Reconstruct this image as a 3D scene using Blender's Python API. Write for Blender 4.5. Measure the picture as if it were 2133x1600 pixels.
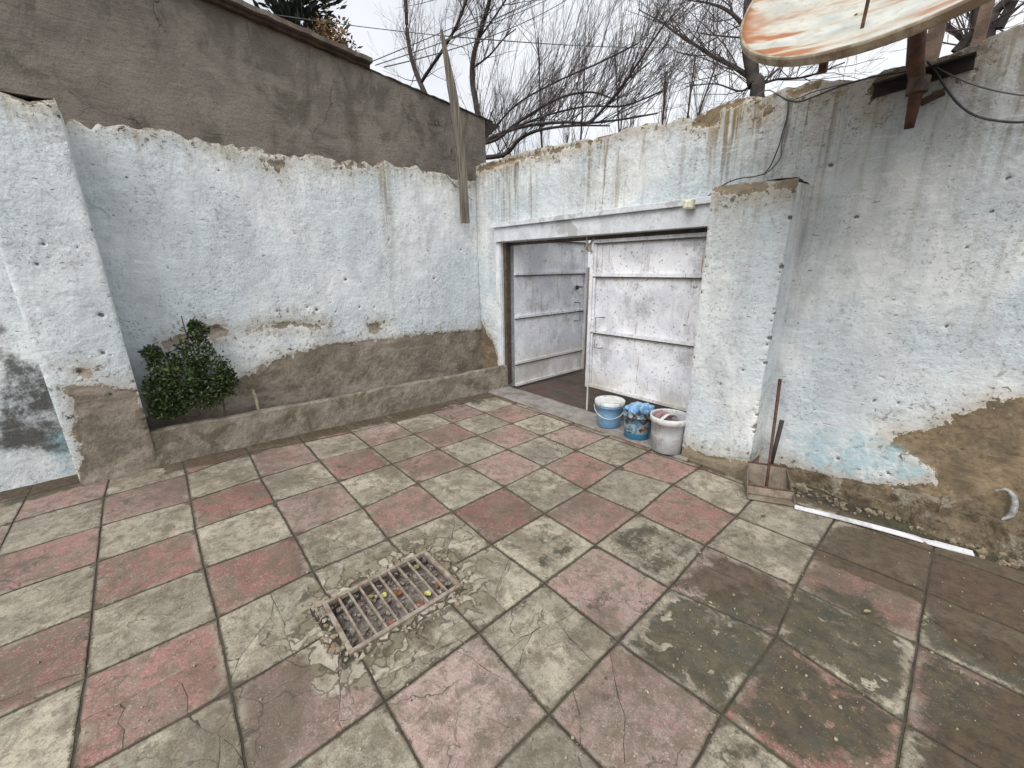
import bpy, math, random
import numpy as np
from mathutils import Matrix, Vector
R = math.radians
for o in list(bpy.data.objects): bpy.data.objects.remove(o)
scn = bpy.context.scene; COL = scn.collection

# ------------------------------------------------------------------ camera
# world axes: X runs along the gate wall, Y points out through the gate, Z up (metres)
T = 0.40                                   # paving module
F = 839.0; PITCH = R(16.23); ROLL = -0.0116; H = 3.57 * T; YAW = -0.8488
_cp, _sp = math.cos(PITCH), math.sin(PITCH)
_f = np.array([0, _cp, -_sp]); _r = np.array([1., 0, 0]); _u = np.cross(_r, _f)
_r2 = math.cos(ROLL) * _r + math.sin(ROLL) * _u; _u2 = -math.sin(ROLL) * _r + math.cos(ROLL) * _u
EB = np.array([math.cos(YAW), math.sin(YAW)]); EA = np.array([-math.sin(YAW), math.cos(YAW)])
def _w(v): return np.array([v[0]*EB[0]+v[1]*EB[1], v[0]*EA[0]+v[1]*EA[1], v[2]])
FW, RT, UP = _w(_f), _w(_r2), _w(_u2)
CAM = np.array([0, 0, H])
cd = bpy.data.cameras.new('camera'); cam = bpy.data.objects.new('camera', cd); COL.objects.link(cam)
cd.sensor_width = 36; cd.lens = F / 2133 * 36; cd.clip_start = 0.02; cd.clip_end = 2000
M = Matrix(((RT[0], UP[0], -FW[0], 0), (RT[1], UP[1], -FW[1], 0), (RT[2], UP[2], -FW[2], H), (0, 0, 0, 1)))
cam.matrix_world = M; scn.camera = cam

# ------------------------------------------------------------------ light
scn.view_settings.view_transform = 'Standard'; scn.view_settings.look = 'None'
scn.view_settings.exposure = 0.92; scn.view_settings.gamma = 1
SUN_EL, SUN_AZ = R(50), R(160)
scn.render.engine = 'CYCLES'; scn.cycles.max_bounces = 5; scn.cycles.diffuse_bounces = 3; scn.cycles.glossy_bounces = 2; scn.cycles.transmission_bounces = 2
world = bpy.data.worlds.new('World'); scn.world = world; world.use_nodes = True
nt = world.node_tree; nt.nodes.clear()
wo = nt.nodes.new('ShaderNodeOutputWorld')
sky = nt.nodes.new('ShaderNodeTexSky'); sky.sky_type = 'NISHITA'; sky.sun_disc = False
sky.sun_elevation = SUN_EL; sky.sun_rotation = SUN_AZ; sky.dust_density = 4; sky.air_density = 1.2
b1 = nt.nodes.new('ShaderNodeBackground'); b1.inputs[1].default_value = 0.05; nt.links.new(sky.outputs[0], b1.inputs[0])
tc = nt.nodes.new('ShaderNodeTexCoord'); nz = nt.nodes.new('ShaderNodeTexNoise')
nz.inputs['Scale'].default_value = 1.6; nz.inputs['Detail'].default_value = 5; nt.links.new(tc.outputs['Generated'], nz.inputs['Vector'])
cr = nt.nodes.new('ShaderNodeValToRGB'); cr.color_ramp.elements[0].position = .3; cr.color_ramp.elements[1].position = .7
cr.color_ramp.elements[0].color = (.38, .40, .43, 1); cr.color_ramp.elements[1].color = (.68, .69, .71, 1)
nt.links.new(nz.outputs[0], cr.inputs[0])
b2 = nt.nodes.new('ShaderNodeBackground'); b2.inputs[1].default_value = 1.0; nt.links.new(cr.outputs[0], b2.inputs[0])
ad = nt.nodes.new('ShaderNodeMixShader'); ad.inputs[0].default_value = .88
nt.links.new(b1.outputs[0], ad.inputs[1]); nt.links.new(b2.outputs[0], ad.inputs[2]); nt.links.new(ad.outputs[0], wo.inputs[0])
sd = bpy.data.lights.new('sun', 'SUN'); sd.energy = 1.5; sd.angle = R(50); sd.color = (1, .975, .95)
so = bpy.data.objects.new('sun', sd); COL.objects.link(so)
# sky rotation r: sun stands at (sin r, cos r)
sdir = Vector((math.sin(SUN_AZ)*math.cos(SUN_EL), math.cos(SUN_AZ)*math.cos(SUN_EL), math.sin(SUN_EL)))
so.rotation_euler = (-sdir).to_track_quat('-Z', 'Y').to_euler()

# ------------------------------------------------------------------ measuring helpers
def ray(px, py): return FW + RT*(px-1066.5)/F + UP*(800-py)/F
def gnd(px, py, z=0.): d = ray(px, py); return CAM + d*((z-H)/d[2])
def onA(px, py, a): d = ray(px, py); return CAM + d*(a/d[1])       # plane parallel to the gate wall
def onB(px, py, b): d = ray(px, py); return CAM + d*(b/d[0])       # plane parallel to the back wall
# ------------------------------------------------------------------ noise
def _h(i, j, k, s):
    n = (i*374761393 + j*668265263 + k*2147483647 + s*974634777) & 0xffffffff
    n = ((n ^ (n >> 13)) * 1274126177) & 0xffffffff
    return ((n ^ (n >> 16)) & 0xffff) / 65535.0
def vn(P, s=0):
    P = np.asarray(P, float); I = np.floor(P).astype(np.int64); f = P - I; f = f*f*(3-2*f); out = 0
    for dx in (0, 1):
        for dy in (0, 1):
            for dz in (0, 1):
                w = (f[:, 0] if dx else 1-f[:, 0]) * (f[:, 1] if dy else 1-f[:, 1]) * (f[:, 2] if dz else 1-f[:, 2])
                out = out + w*_h(I[:, 0]+dx, I[:, 1]+dy, I[:, 2]+dz, s)
    return out
def fbm(P, sc, o=4, s=0):
    t = 0; a = 1; n = 0
    for i in range(o): t = t + a*(vn(np.asarray(P)*sc*2**i, s+i)-.5); n += a; a *= .5
    return 2*t/n
def polysd(P, poly):                      # signed distance, positive inside
    poly = np.asarray(poly, float); d = np.full(len(P), 1e9); ins = np.zeros(len(P), bool)
    for i in range(len(poly)):
        a = poly[i]; b = poly[(i+1) % len(poly)]; e = b-a; w = P-a
        t = np.clip((w@e)/max(e@e, 1e-12), 0, 1); q = w - t[:, None]*e; d = np.minimum(d, (q**2).sum(1))
        c = ((a[1] <= P[:, 1]) & (b[1] > P[:, 1])) | ((b[1] <= P[:, 1]) & (a[1] > P[:, 1]))
        with np.errstate(divide='ignore', invalid='ignore'): x = a[0] + (P[:, 1]-a[1])*e[0]/(e[1] if e[1] else 1e-12)
        ins ^= c & (P[:, 0] < x)
    d = np.sqrt(d); return np.where(ins, d, -d)
# ------------------------------------------------------------------ material DSL
def lin(r, g, b):
    f = lambda c: ((c/255+.055)/1.055)**2.4 if c > 10 else c/255/12.92
    return (f(r), f(g), f(b), 1)
class NB:
    def __init__(s, name):
        s.m = bpy.data.materials.new(name); s.m.use_nodes = True; s.t = s.m.node_tree; s.t.nodes.clear()
        s.out = s.n('ShaderNodeOutputMaterial'); s.p = s.n('ShaderNodeBsdfPrincipled'); s.l(s.p.outputs[0], s.out.inputs[0])
        s.p.inputs['Roughness'].default_value = .85; s.tc = s.n('ShaderNodeTexCoord').outputs['Object']
    def n(s, k, **kw):
        x = s.t.nodes.new(k)
        for a, b in kw.items(): setattr(x, a, b)
        return x
    def l(s, a, b): s.t.links.new(a, b)
    def set(s, sock, v):
        if isinstance(v, bpy.types.NodeSocket): s.l(v, sock)
        else: sock.default_value = v
    def map(s, sc=(1, 1, 1), loc=(0, 0, 0), rot=(0, 0, 0), src=None):
        m = s.n('ShaderNodeMapping'); s.l(src or s.tc, m.inputs[0]); m.inputs['Scale'].default_value = sc
        m.inputs['Location'].default_value = loc; m.inputs['Rotation'].default_value = rot; return m.outputs[0]
    def noise(s, sc, det=4, rough=.55, vec=None, dist=0):
        x = s.n('ShaderNodeTexNoise'); s.l(vec or s.tc, x.inputs['Vector']); x.inputs['Scale'].default_value = sc
        x.inputs['Detail'].default_value = det; x.inputs['Roughness'].default_value = rough; x.inputs['Distortion'].default_value = dist
        return x.outputs[0]
    def vor(s, sc, feat='F1', vec=None, out='Distance', rnd=1):
        x = s.n('ShaderNodeTexVoronoi', feature=feat); s.l(vec or s.tc, x.inputs['Vector']); x.inputs['Scale'].default_value = sc
        x.inputs['Randomness'].default_value = rnd; return x.outputs[out]
    def math(s, op, a, b=0., c=0., cl=False):
        x = s.n('ShaderNodeMath', operation=op, use_clamp=cl); s.set(x.inputs[0], a); s.set(x.inputs[1], b); s.set(x.inputs[2], c); return x.outputs[0]
    def ss(s, v, lo, hi, a=0., b=1.):     # smooth range
        x = s.n('ShaderNodeMapRange', interpolation_type='SMOOTHSTEP'); s.set(x.inputs[0], v)
        for i, q in enumerate((lo, hi, a, b)): s.set(x.inputs[i+1], q)
        return x.outputs[0]
    def mix(s, f, a, b, mode='MIX'):
        x = s.n('ShaderNodeMix', data_type='RGBA', blend_type=mode); s.set(x.inputs[0], f); s.set(x.inputs[6], a); s.set(x.inputs[7], b); return x.outputs[2]
    def attr(s, name, col=False):
        x = s.n('ShaderNodeAttribute', attribute_name=name); return x.outputs['Color' if col else 'Fac']
    def bump(s, h, st=.3, d=.01, prev=None):
        x = s.n('ShaderNodeBump'); s.set(x.inputs['Strength'], st); x.inputs['Distance'].default_value = d; s.l(h, x.inputs['Height'])
        if prev: s.l(prev, x.inputs['Normal'])
        return x.outputs[0]
    def fin(s, col, rough=None, nrm=None, metal=None):
        s.set(s.p.inputs['Base Color'], col)
        if rough is not None: s.set(s.p.inputs['Roughness'], rough)
        if nrm is not None: s.l(nrm, s.p.inputs['Normal'])
        if metal is not None: s.set(s.p.inputs['Metallic'], metal)
        return s.m

def plaster(name, white, tint, dripc, dripamt, chip=.5, bareA=lin(118, 104, 86), bareB=lin(86, 76, 66), along='X'):
    """old limewash over render: bare = signed distance to the spots where the limewash has fallen off"""
    b = NB(name); big = b.noise(1.3, 3); mid = b.noise(6, 5, .62); fine = b.noise(42, 6, .7); vfine = b.noise(170, 3)
    col = b.mix(b.ss(big, .38, .64), white, tint)
    # second coat patches and trowel marks
    st = b.noise(5, 5, .6, b.map((1, 1, .35) if True else (1, 1, 1), rot=(.3, .2, .4)), .8)
    col = b.mix(b.ss(st, .44, .68, 0, .6), col, (white[0]*.66, white[1]*.68, white[2]*.72, 1))
    col = b.mix(b.ss(mid, .50, .72, 0, .42), col, (tint[0]*.74, tint[1]*.75, tint[2]*.72, 1))
    tw = b.noise(13, 6, .72, b.map((1, 1, .8), (5, 1, 2)), 1.0)
    vs = b.noise(1, 6, .65, b.map((5, 5, .9), (2, 8, 3)), .4); col = b.mix(b.ss(vs, .50, .60, 0, .35), col, (white[0]*.70, white[1]*.72, white[2]*.74, 1)); col = b.mix(b.math('MULTIPLY', b.ss(tw, .54, .66, 0, .6), b.ss(b.noise(1.9, 3), .40, .58, .1, 1)), col, (tint[0]*.55, tint[1]*.56, tint[2]*.54, 1))
    col = b.mix(b.ss(b.noise(30, 3, .6, b.map((1, 1, 1), (2, 7, 1))), .56, .74, 0, .3), col, (1.0*white[0], 1.0*white[1], 1.02*white[2], 1))
    # drip stains run down
    dv = b.map((9, 9, .55)); dn = b.noise(1.0, 5, .66, dv, .25)
    dn2 = b.noise(1.0, 5, .6, b.map((30, 30, 1.1)), .15); dn = b.math('ADD', b.math('MULTIPLY', dn, .6), b.math('MULTIPLY', dn2, .4)); drip = b.math('MULTIPLY', b.ss(dn, .485, .575), b.attr('drip')); drip = b.math('MULTIPLY', drip, dripamt)
    col = b.mix(drip, col, dripc)
    wash = b.math('MULTIPLY', b.attr('drip'), b.ss(b.noise(3.2, 4), .40, .68, .03, .5)); col = b.mix(wash, col, (dripc[0]*1.5+.10, dripc[1]*1.5+.10, dripc[2]*1.5+.08, 1))
    # soot and mould
    mo = b.ss(b.math('ADD', b.attr('mould'), b.math('MULTIPLY', b.math('SUBTRACT', b.noise(5, 9, .8), .5), 3.6)), .35, 1.1, 0, .93); col = b.mix(mo, col, b.mix(fine, lin(50, 50, 50), lin(86, 84, 80)))
    grit = b.noise(55, 7, .8, b.map((1, 1, 1), (3, 3, 3)), .3); gm = b.ss(b.noise(2.8, 5, .65, b.map((1, 1, 1), (1, 9, 4))), .42, .62, .12, .8); col = b.mix(b.math('MULTIPLY', b.ss(grit, .54, .62), gm), col, lin(112, 108, 100))
    br = b.noise(1, 6, .7, b.map((7, 7, 38), rot=(.25, .15, 0)), .5); col = b.mix(b.ss(br, .54, .66, 0, .25), col, (white[0]*.55, white[1]*.57, white[2]*.60, 1)); col = b.mix(b.math('MULTIPLY', b.ss(br, .36, .44, .35, 0), b.math('SUBTRACT', 1., b.attr('mould'))), col, (min(1, white[0]*1.12), min(1, white[1]*1.12), min(1, white[2]*1.12), 1))
    # small chips, scratches, pits
    wv = b.n('ShaderNodeTexNoise'); wv.inputs['Scale'].default_value = 9; b.l(b.tc, wv.inputs['Vector'])
    wm = b.n('ShaderNodeVectorMath', operation='MULTIPLY_ADD'); b.l(wv.outputs['Color'], wm.inputs[0]); wm.inputs[1].default_value = (.12, .12, .12); b.l(b.tc, wm.inputs[2])
    warp = wm.outputs[0]
    dens = b.ss(b.noise(2.3, 3, .6, b.map((1, 1, 1), (3, 4, 5))), .42, .66)
    v1 = b.vor(15, 'F1', b.map((1, 1, 1.5), src=warp)); c1 = b.ss(b.math('ADD', v1, b.math('MULTIPLY', b.math('SUBTRACT', fine, .5), .35)), .07, .12, 1, 0)
    v2 = b.vor(38, 'F1', b.map((1, 1, 1.4), (1, 2, 3), src=warp)); c2 = b.ss(b.math('ADD', v2, b.math('MULTIPLY', b.math('SUBTRACT', vfine, .5), .4)), .10, .2, 1, 0)
    pick1 = b.ss(b.vor(15, 'F1', b.map((1, 1, 1.5), src=warp), 'Color'), .60, .64)
    pick2 = b.ss(b.vor(38, 'F1', b.map((1, 1, 1.4), (1, 2, 3), src=warp), 'Color'), .52, .58)
    chips = b.math('ADD', b.math('MULTIPLY', b.math('MULTIPLY', c1, pick1), b.ss(dens, 0, 1, .08, 1)), b.math('MULTIPLY', b.math('MULTIPLY', c2, pick2), dens), cl=True)
    scr = b.noise(1, 3, .6, b.map((34, 34, 95), rot=(.5, .35, .1)), .6); scr = b.math('MULTIPLY', b.ss(scr, .635, .69), b.math('MULTIPLY', dens, .8))
    tk = b.noise(1, 2, .5, b.map((22, 22, 60), (9, 9, 9), rot=(-.6, -.5, .1)), .3); chips = b.math('ADD', chips, b.math('MULTIPLY', b.ss(tk, .70, .74), .9), cl=True)
    chips = b.math('MULTIPLY', b.math('ADD', chips, scr, cl=True), chip, cl=True)
    flake = b.math('MULTIPLY', b.ss(b.noise(24, 6, .75, None, .4), .57, .60), b.ss(b.attr('bare'), -.22, -.01)); chips = b.math('ADD', chips, flake, cl=True)
    bw = b.math('ADD', b.attr('bare'), b.math('MULTIPLY', b.math('SUBTRACT', b.noise(9, 8, .74), .5), .24))
    bw = b.math('ADD', bw, b.math('MULTIPLY', b.math('SUBTRACT', b.noise(3, 2), .5), .05))
    fade = b.math('MULTIPLY', b.ss(b.math('ADD', b.attr('bare'), b.math('MULTIPLY', b.math('SUBTRACT', b.noise(6, 6, .7), .5), .3)), -.13, .0), .45); col = b.mix(fade, col, (bareA[0]*1.25, bareA[1]*1.25, bareA[2]*1.2, 1))
    bare = b.ss(bw, -.0012, .0012)
    rim = b.math('MULTIPLY', b.ss(bw, -.014, -.001), .8)
    bc = b.mix(b.ss(mid, .35, .66), bareA, bareB); bc = b.mix(b.ss(fine, .42, .7, 0, .65), bc, (bareB[0]*.52, bareB[1]*.52, bareB[2]*.52, 1))
    bc = b.mix(b.ss(b.noise(2.2, 5, .65, b.map((.4, .4, 1.6))), .5, .64, 0, .6), bc, (bareA[0]*1.35, bareA[1]*1.36, bareA[2]*1.42, 1))
    bc = b.mix(b.ss(b.noise(60, 3), .62, .72, 0, .5), bc, lin(150, 142, 128))
    col = b.mix(rim, col, lin(214, 210, 196))
    col = b.mix(b.math('MULTIPLY', chips, .95), col, b.mix(b.ss(b.noise(17, 2), .42, .58), lin(118, 106, 90), lin(66, 66, 66)))
    col = b.mix(bare, col, bc)
    pt = b.ss(b.math('ADD', b.attr('pit'), b.math('MULTIPLY', b.math('SUBTRACT', b.noise(60, 4, .7), .5), .9)), .55, .72); col = b.mix(b.math('MULTIPLY', pt, .85), col, b.mix(b.ss(b.noise(9, 2), .4, .6), lin(64, 58, 52), lin(112, 98, 82)))
    col = b.mix(b.math('MULTIPLY', b.attr('blue'), b.ss(b.noise(9, 6, .75), .42, .60, .05, .7)), col, lin(158, 190, 198))
    h = b.math('ADD', b.math('MULTIPLY', b.math('MULTIPLY', fine, b.ss(big, .35, .65, .15, .75)), .8), b.math('MULTIPLY', mid, .9))
    h = b.math('ADD', h, b.math('MULTIPLY', tw, b.ss(b.noise(1.7, 2), .4, .6, .15, .6)))
    return b.fin(col, .93, b.bump(h, .9, .018))

def rough_mat(name, A, B, sc=6, bump=.5, rough=.9, C=None, dist=.012):
    b = NB(name); n1 = b.noise(sc, 6, .65); n2 = b.noise(sc*7, 5, .7)
    col = b.mix(b.ss(n1, .35, .65), A, B); col = b.mix(b.ss(n2, .5, .75, 0, .6), col, (B[0]*.5, B[1]*.5, B[2]*.5, 1))
    if C: col = b.mix(b.ss(b.noise(sc*.45, 5, .7, b.map((1, 1, 1), (7, 7, 7)), .7), .52, .62, 0, .8), col, C)
    return b.fin(col, rough, b.bump(b.math('ADD', n1, b.math('MULTIPLY', n2, .6)), bump, dist))
def plain(name, A, rough=.6, metal=0, sc=30, var=.75):
    b = NB(name); n = b.noise(sc, 4); col = b.mix(b.ss(n, .35, .7), A, (A[0]*var, A[1]*var, A[2]*var, 1))
    g_ = b.noise(7, 7, .78, b.map((1, 1, .7), (4, 2, 6)), .3); col = b.mix(b.ss(g_, .48, .64, 0, .55), col, lin(120, 110, 94)); g2_ = b.noise(60, 4, .8); col = b.mix(b.ss(g2_, .56, .70, 0, .45), col, lin(92, 84, 72))
    return b.fin(col, rough, b.bump(n, .15, .003), metal)

# ------------------------------------------------------------------ mesh builder
def link(name, me, mat, parent=None):
    o = bpy.data.objects.new(name, me); COL.objects.link(o)
    if mat: me.materials.append(mat)
    if parent: o.parent = parent
    return o
def tag(o, label=None, cat=None, group=None, kind=None):
    if label: o['label'] = label
    if cat: o['category'] = cat
    if group: o['group'] = group
    if kind: o['kind'] = kind
    return o
def empty(name, loc, label, cat, group=None):
    o = bpy.data.objects.new(name, None); COL.objects.link(o); o.location = Vector([float(x) for x in loc]); o.empty_display_size = .1
    return tag(o, label, cat, group)
class MB:
    def __init__(s, org=(0, 0, 0)): s.v = []; s.f = []; s.n = 0; s.org = np.array([float(x) for x in org]); s.at = {}
    def add(s, v, f):
        v = np.asarray(v, float).reshape(-1, 3); s.v.append(v); s.f += [tuple(int(i)+s.n for i in q) for q in f]; s.n += len(v); return s
    def box(s, c, d, rz=0, rx=0, ry=0, jit=0, seed=0):
        x, y, z = np.array(d)/2; p = np.array([(-x, -y, -z), (x, -y, -z), (x, y, -z), (-x, y, -z), (-x, -y, z), (x, -y, z), (x, y, z), (-x, y, z)])
        if jit: p = p + np.random.default_rng(seed).normal(0, jit, p.shape)
        m = np.array(Matrix.Rotation(rz, 3, 'Z') @ Matrix.Rotation(ry, 3, 'Y') @ Matrix.Rotation(rx, 3, 'X'))
        return s.add(p@m.T + np.array(c), [(0, 3, 2, 1), (4, 5, 6, 7), (0, 1, 5, 4), (1, 2, 6, 5), (2, 3, 7, 6), (3, 0, 4, 7)])
    def span(s, a, b): a = np.array(a, float); b = np.array(b, float); return s.box((a+b)/2, np.abs(b-a))
    def tube(s, pts, r, n=8, cap=True, flat=1):
        P = np.asarray(pts, float); r = np.broadcast_to(np.asarray(r, float), (len(P),)); d = np.gradient(P, axis=0)
        d /= np.linalg.norm(d, axis=1)[:, None]+1e-12; ref = np.array([0, 0, 1.]) if abs(d[0, 2]) < .9 else np.array([1., 0, 0])
        u = np.cross(d, ref); u /= np.linalg.norm(u, axis=1)[:, None]+1e-12; w = np.cross(d, u)
        t = np.linspace(0, 2*np.pi, n, endpoint=False)
        V = P[:, None] + r[:, None, None]*(np.cos(t)[None, :, None]*u[:, None] + flat*np.sin(t)[None, :, None]*w[:, None])
        f = [(i*n+j, i*n+(j+1) % n, (i+1)*n+(j+1) % n, (i+1)*n+j) for i in range(len(P)-1) for j in range(n)]
        if cap: f += [tuple(range(n))[::-1], tuple((len(P)-1)*n+j for j in range(n))]
        return s.add(V.reshape(-1, 3), f)
    def lathe(s, prof, c, n=40, cap0=False, cap1=False):
        t = np.linspace(0, 2*np.pi, n, endpoint=False); V = [(c[0]+q*math.cos(a), c[1]+q*math.sin(a), c[2]+z) for q, z in prof for a in t]
        f = [(i*n+j, i*n+(j+1) % n, (i+1)*n+(j+1) % n, (i+1)*n+j) for i in range(len(prof)-1) for j in range(n)]
        if cap0: f.append(tuple(range(n))[::-1])
        if cap1: f.append(tuple((len(prof)-1)*n+j for j in range(n)))
        return s.add(V, f)
    def build(s, name, mat, parent=None, smooth=False, bevel=0, attrs=None):
        me = bpy.data.meshes.new(name); V = np.concatenate(s.v) - s.org; me.from_pydata(V.tolist(), [], s.f); me.update()
        if smooth: me.polygons.foreach_set('use_smooth', [True]*len(me.polygons))
        for k, a in (attrs or {}).items():
            at = me.attributes.new(k, 'FLOAT', 'POINT'); at.data.foreach_set('value', np.asarray(a, np.float32))
        o = link(name, me, mat, parent)
        if parent is None: o.location = Vector([float(x) for x in s.org])
        if bevel: m = o.modifiers.new('b', 'BEVEL'); m.width = bevel; m.segments = 2; m.limit_method = 'ANGLE'
        return o
def spline(pts, n=40):                    # Catmull-Rom
    P = np.asarray(pts, float); P = np.vstack([2*P[0]-P[1], P, 2*P[-1]-P[-2]]); out = []; k = len(P)-3
    for i in range(k):
        for t in np.linspace(0, 1, max(2, n//k), endpoint=(i == k-1)):
            a, b, c, d = P[i:i+4]; out.append(.5*((2*b)+(-a+c)*t+(2*a-5*b+4*c-d)*t*t+(-a+3*b-3*c+d)*t**3))
    return np.array(out)

def wall_piece(mb, attrs, axis, pos, nrm, u0, u1, z0, top, thick, res, bare=(), pits=(), drip=None, mould=(), blue=(), back=True, seed=0, topjag=.012, edge=0.0, tb=None):
    """a rough rendered slab: front sheet in the plane axis=pos facing nrm, top(u) gives its height"""
    nu = max(2, int((u1-u0)/res)); nz_ = max(2, int((float(np.max(top(np.linspace(u0, u1, 20))))-z0)/res))
    u = np.linspace(u0, u1, nu+1); t = np.linspace(0, 1, nz_+1); U, Tt = np.meshgrid(u, t, indexing='ij')
    tp = top(u) + topjag*fbm(np.stack([u*1.0, u*0+pos, u*0], 1), 9, 4, 11) ; Z = z0 + (tp[:, None]-z0)*Tt
    P = np.zeros((U.size, 3)); ua, pa = (0, 1) if axis == 'Y' else (1, 0)
    P[:, ua] = U.ravel(); P[:, pa] = pos; P[:, 2] = Z.ravel(); uz = np.stack([U.ravel(), Z.ravel()], 1)
    sdv = np.full(len(P), -.4)
    for p in bare: sdv = np.maximum(sdv, polysd(uz, p))
    if tb is not None: sdv = np.maximum(sdv, tb-(np.repeat(tp, nz_+1)-uz[:, 1]))
    n1 = fbm(P, 2.2, 4, 1); n2 = fbm(P, 11, 4, 5); n3 = fbm(P, 40, 2, 9)
    bm_ = 1/(1+np.exp(-np.clip((sdv + .03*n2)/.006, -40, 40)))
    pit = np.zeros(len(P)); disp = .010*n1 + .0035*n2 + .0012*n3 - .009*bm_ + bm_*(.007*n2+.006*fbm(P, 5, 3, 21))
    for (pu, pz, pr) in pits:
        d = np.sqrt((uz[:, 0]-pu)**2 + (uz[:, 1]-pz)**2) + .006*n3; g = np.clip(1.15-.8*d/pr+.25*n2, 0, 1); pit = np.maximum(pit, g); disp -= g*min(.010, pr*.6)
    if edge:                               # worn arrises
        e = np.minimum(np.minimum(uz[:, 0]-u0, u1-uz[:, 0]), np.repeat(tp, nz_+1)-uz[:, 1]); disp -= edge*np.exp(-e/.012)*(1+.9*n2)
    P[:, pa] += nrm*disp
    mo = np.zeros(len(P)); bl = np.zeros(len(P))
    for p in mould: mo = np.maximum(mo, np.clip(polysd(uz, p)/.12+.35, 0, 1))
    for p in blue: bl = np.maximum(bl, np.clip(polysd(uz, p)/.05+.4, 0, 1))
    dr = np.clip(drip(uz[:, 0], uz[:, 1], np.repeat(tp, nz_+1)), 0, 1) if drip else np.zeros(len(P))
    A = [P]; idx = np.arange(U.size).reshape(nu+1, nz_+1)
    f = [(idx[i, j], idx[i+1, j], idx[i+1, j+1], idx[i, j+1]) for i in range(nu) for j in range(nz_)]
    if (axis == 'Y') == (nrm > 0): f = [q[::-1] for q in f]
    per = list(idx[:, 0]) + list(idx[-1, 1:]) + list(idx[::-1, -1][1:]) + list(idx[0, ::-1][1:-1])
    Q = P[per].copy(); Q[:, pa] = pos - nrm*thick
    jt = np.isin(per, idx[:, -1]); Q[jt, 2] += .03*fbm(Q[jt], 5, 3, 3)
    A.append(Q); k = len(per); N0 = len(P)
    # two rings so that the returns carry some relief
    flip = (axis == 'Y') == (nrm > 0)
    for i in range(k):
        q = (per[i], N0+i, N0+(i+1) % k, per[(i+1) % k]); f.append(q if not flip else q[::-1])
    f.append(tuple(range(N0, N0+k)) if not flip else tuple(range(N0, N0+k))[::-1])
    mb.add(np.concatenate(A), f)
    bt = sdv[per].copy(); bt[jt] = .25
    for kk, arr, q in (('bare', sdv, bt), ('pit', pit, pit[per]), ('mould', mo, mo[per]), ('blue', bl, bl[per]), ('drip', dr, dr[per])):
        attrs.setdefault(kk, []).append(np.concatenate([arr, q]))
def fin_wall(mb, attrs, name, mat, **kw): return mb.build(name, mat, attrs={k: np.concatenate(v) for k, v in attrs.items()}, smooth=False, **kw)
def interp(pts): xs, ys = zip(*sorted(pts)); return lambda u: np.interp(u, xs, ys)
def PA(a, L): return [(lambda q: (q[0], q[2]))(onA(x, y, a)) for x, y in L]
def PB(b, L): return [(lambda q: (q[1], q[2]))(onB(x, y, b)) for x, y in L]
rng = np.random.default_rng(7); random.seed(7)

YG = 3.10; XB = -4.12                       # gate wall face, back wall face
# ================================================================== GROUND, PAVING
GR = [gnd(668, 1262), gnd(735, 1368), gnd(966, 1217), gnd(880, 1150)]
gx0 = (GR[0][0]+GR[3][0])/2; gx1 = (GR[1][0]+GR[2][0])/2; gy0 = (GR[0][1]+GR[1][1])/2; gy1 = (GR[2][1]+GR[3][1])/2
HX0, HX1, HY0, HY1 = gx0+.012, gx1-.012, gy0-.0, gy1-.012     # hole under the grate
earth = rough_mat('earth', lin(96, 84, 70), lin(70, 62, 52), 5, .8, .95, lin(110, 98, 84), .03)
g = MB(); g.add([(-400, -400, -.3), (400, -400, -.3), (400, 400, -.3), (-400, 400, -.3)], [(0, 1, 2, 3)]); tag(g.build('ground', earth), kind='structure')
def sheet(x0, x1, y0, y1, res, zf, mat, name, hole=None):
    nx = int((x1-x0)/res); ny = int((y1-y0)/res); xs = np.linspace(x0, x1, nx+1); ys = np.linspace(y0, y1, ny+1)
    if hole:
        xs = np.unique(np.concatenate([xs[(np.abs(xs-hole[0]) > res*.4) & (np.abs(xs-hole[1]) > res*.4)], hole[:2]])); ys = np.unique(np.concatenate([ys[(np.abs(ys-hole[2]) > res*.4) & (np.abs(ys-hole[3]) > res*.4)], hole[2:]]))
    X, Y = np.meshgrid(xs, ys, indexing='ij'); P = np.stack([X.ravel(), Y.ravel(), 0*X.ravel()], 1); P[:, 2] = zf(P)
    ix = np.arange(len(P)).reshape(X.shape); f = []
    for i in range(len(xs)-1):
        for j in range(len(ys)-1):
            if hole:
                cx, cy = (xs[i]+xs[i+1])/2, (ys[j]+ys[j+1])/2
                if hole[0] < cx < hole[1] and hole[2] < cy < hole[3]: continue
            f.append((ix[i, j], ix[i+1, j], ix[i+1, j+1], ix[i, j+1]))
    m = MB(); m.add(P, f); return m.build(name, mat, smooth=True)
tag(sheet(-9, 4, YG+.02, 14, .06, lambda P: -.035+.02*fbm(P, 1.5, 4, 2)+.008*fbm(P, 9, 3, 4), rough_mat('lane_dirt', lin(84, 74, 64), lin(60, 54, 48), 5, .9, .95, lin(84, 64, 56), .03), 'lane'), kind='structure')
grout = rough_mat('joint_dirt', lin(78, 70, 58), lin(58, 52, 42), 9, .6, .95, lin(78, 80, 56))
tag(sheet(-4.6, 3.2, -4.2, YG+.02, .08, lambda P: -.0055+.0012*fbm(P, 14, 3, 2), grout, 'paving_bed', (HX0, HX1, HY0, HY1)), kind='structure')

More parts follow.
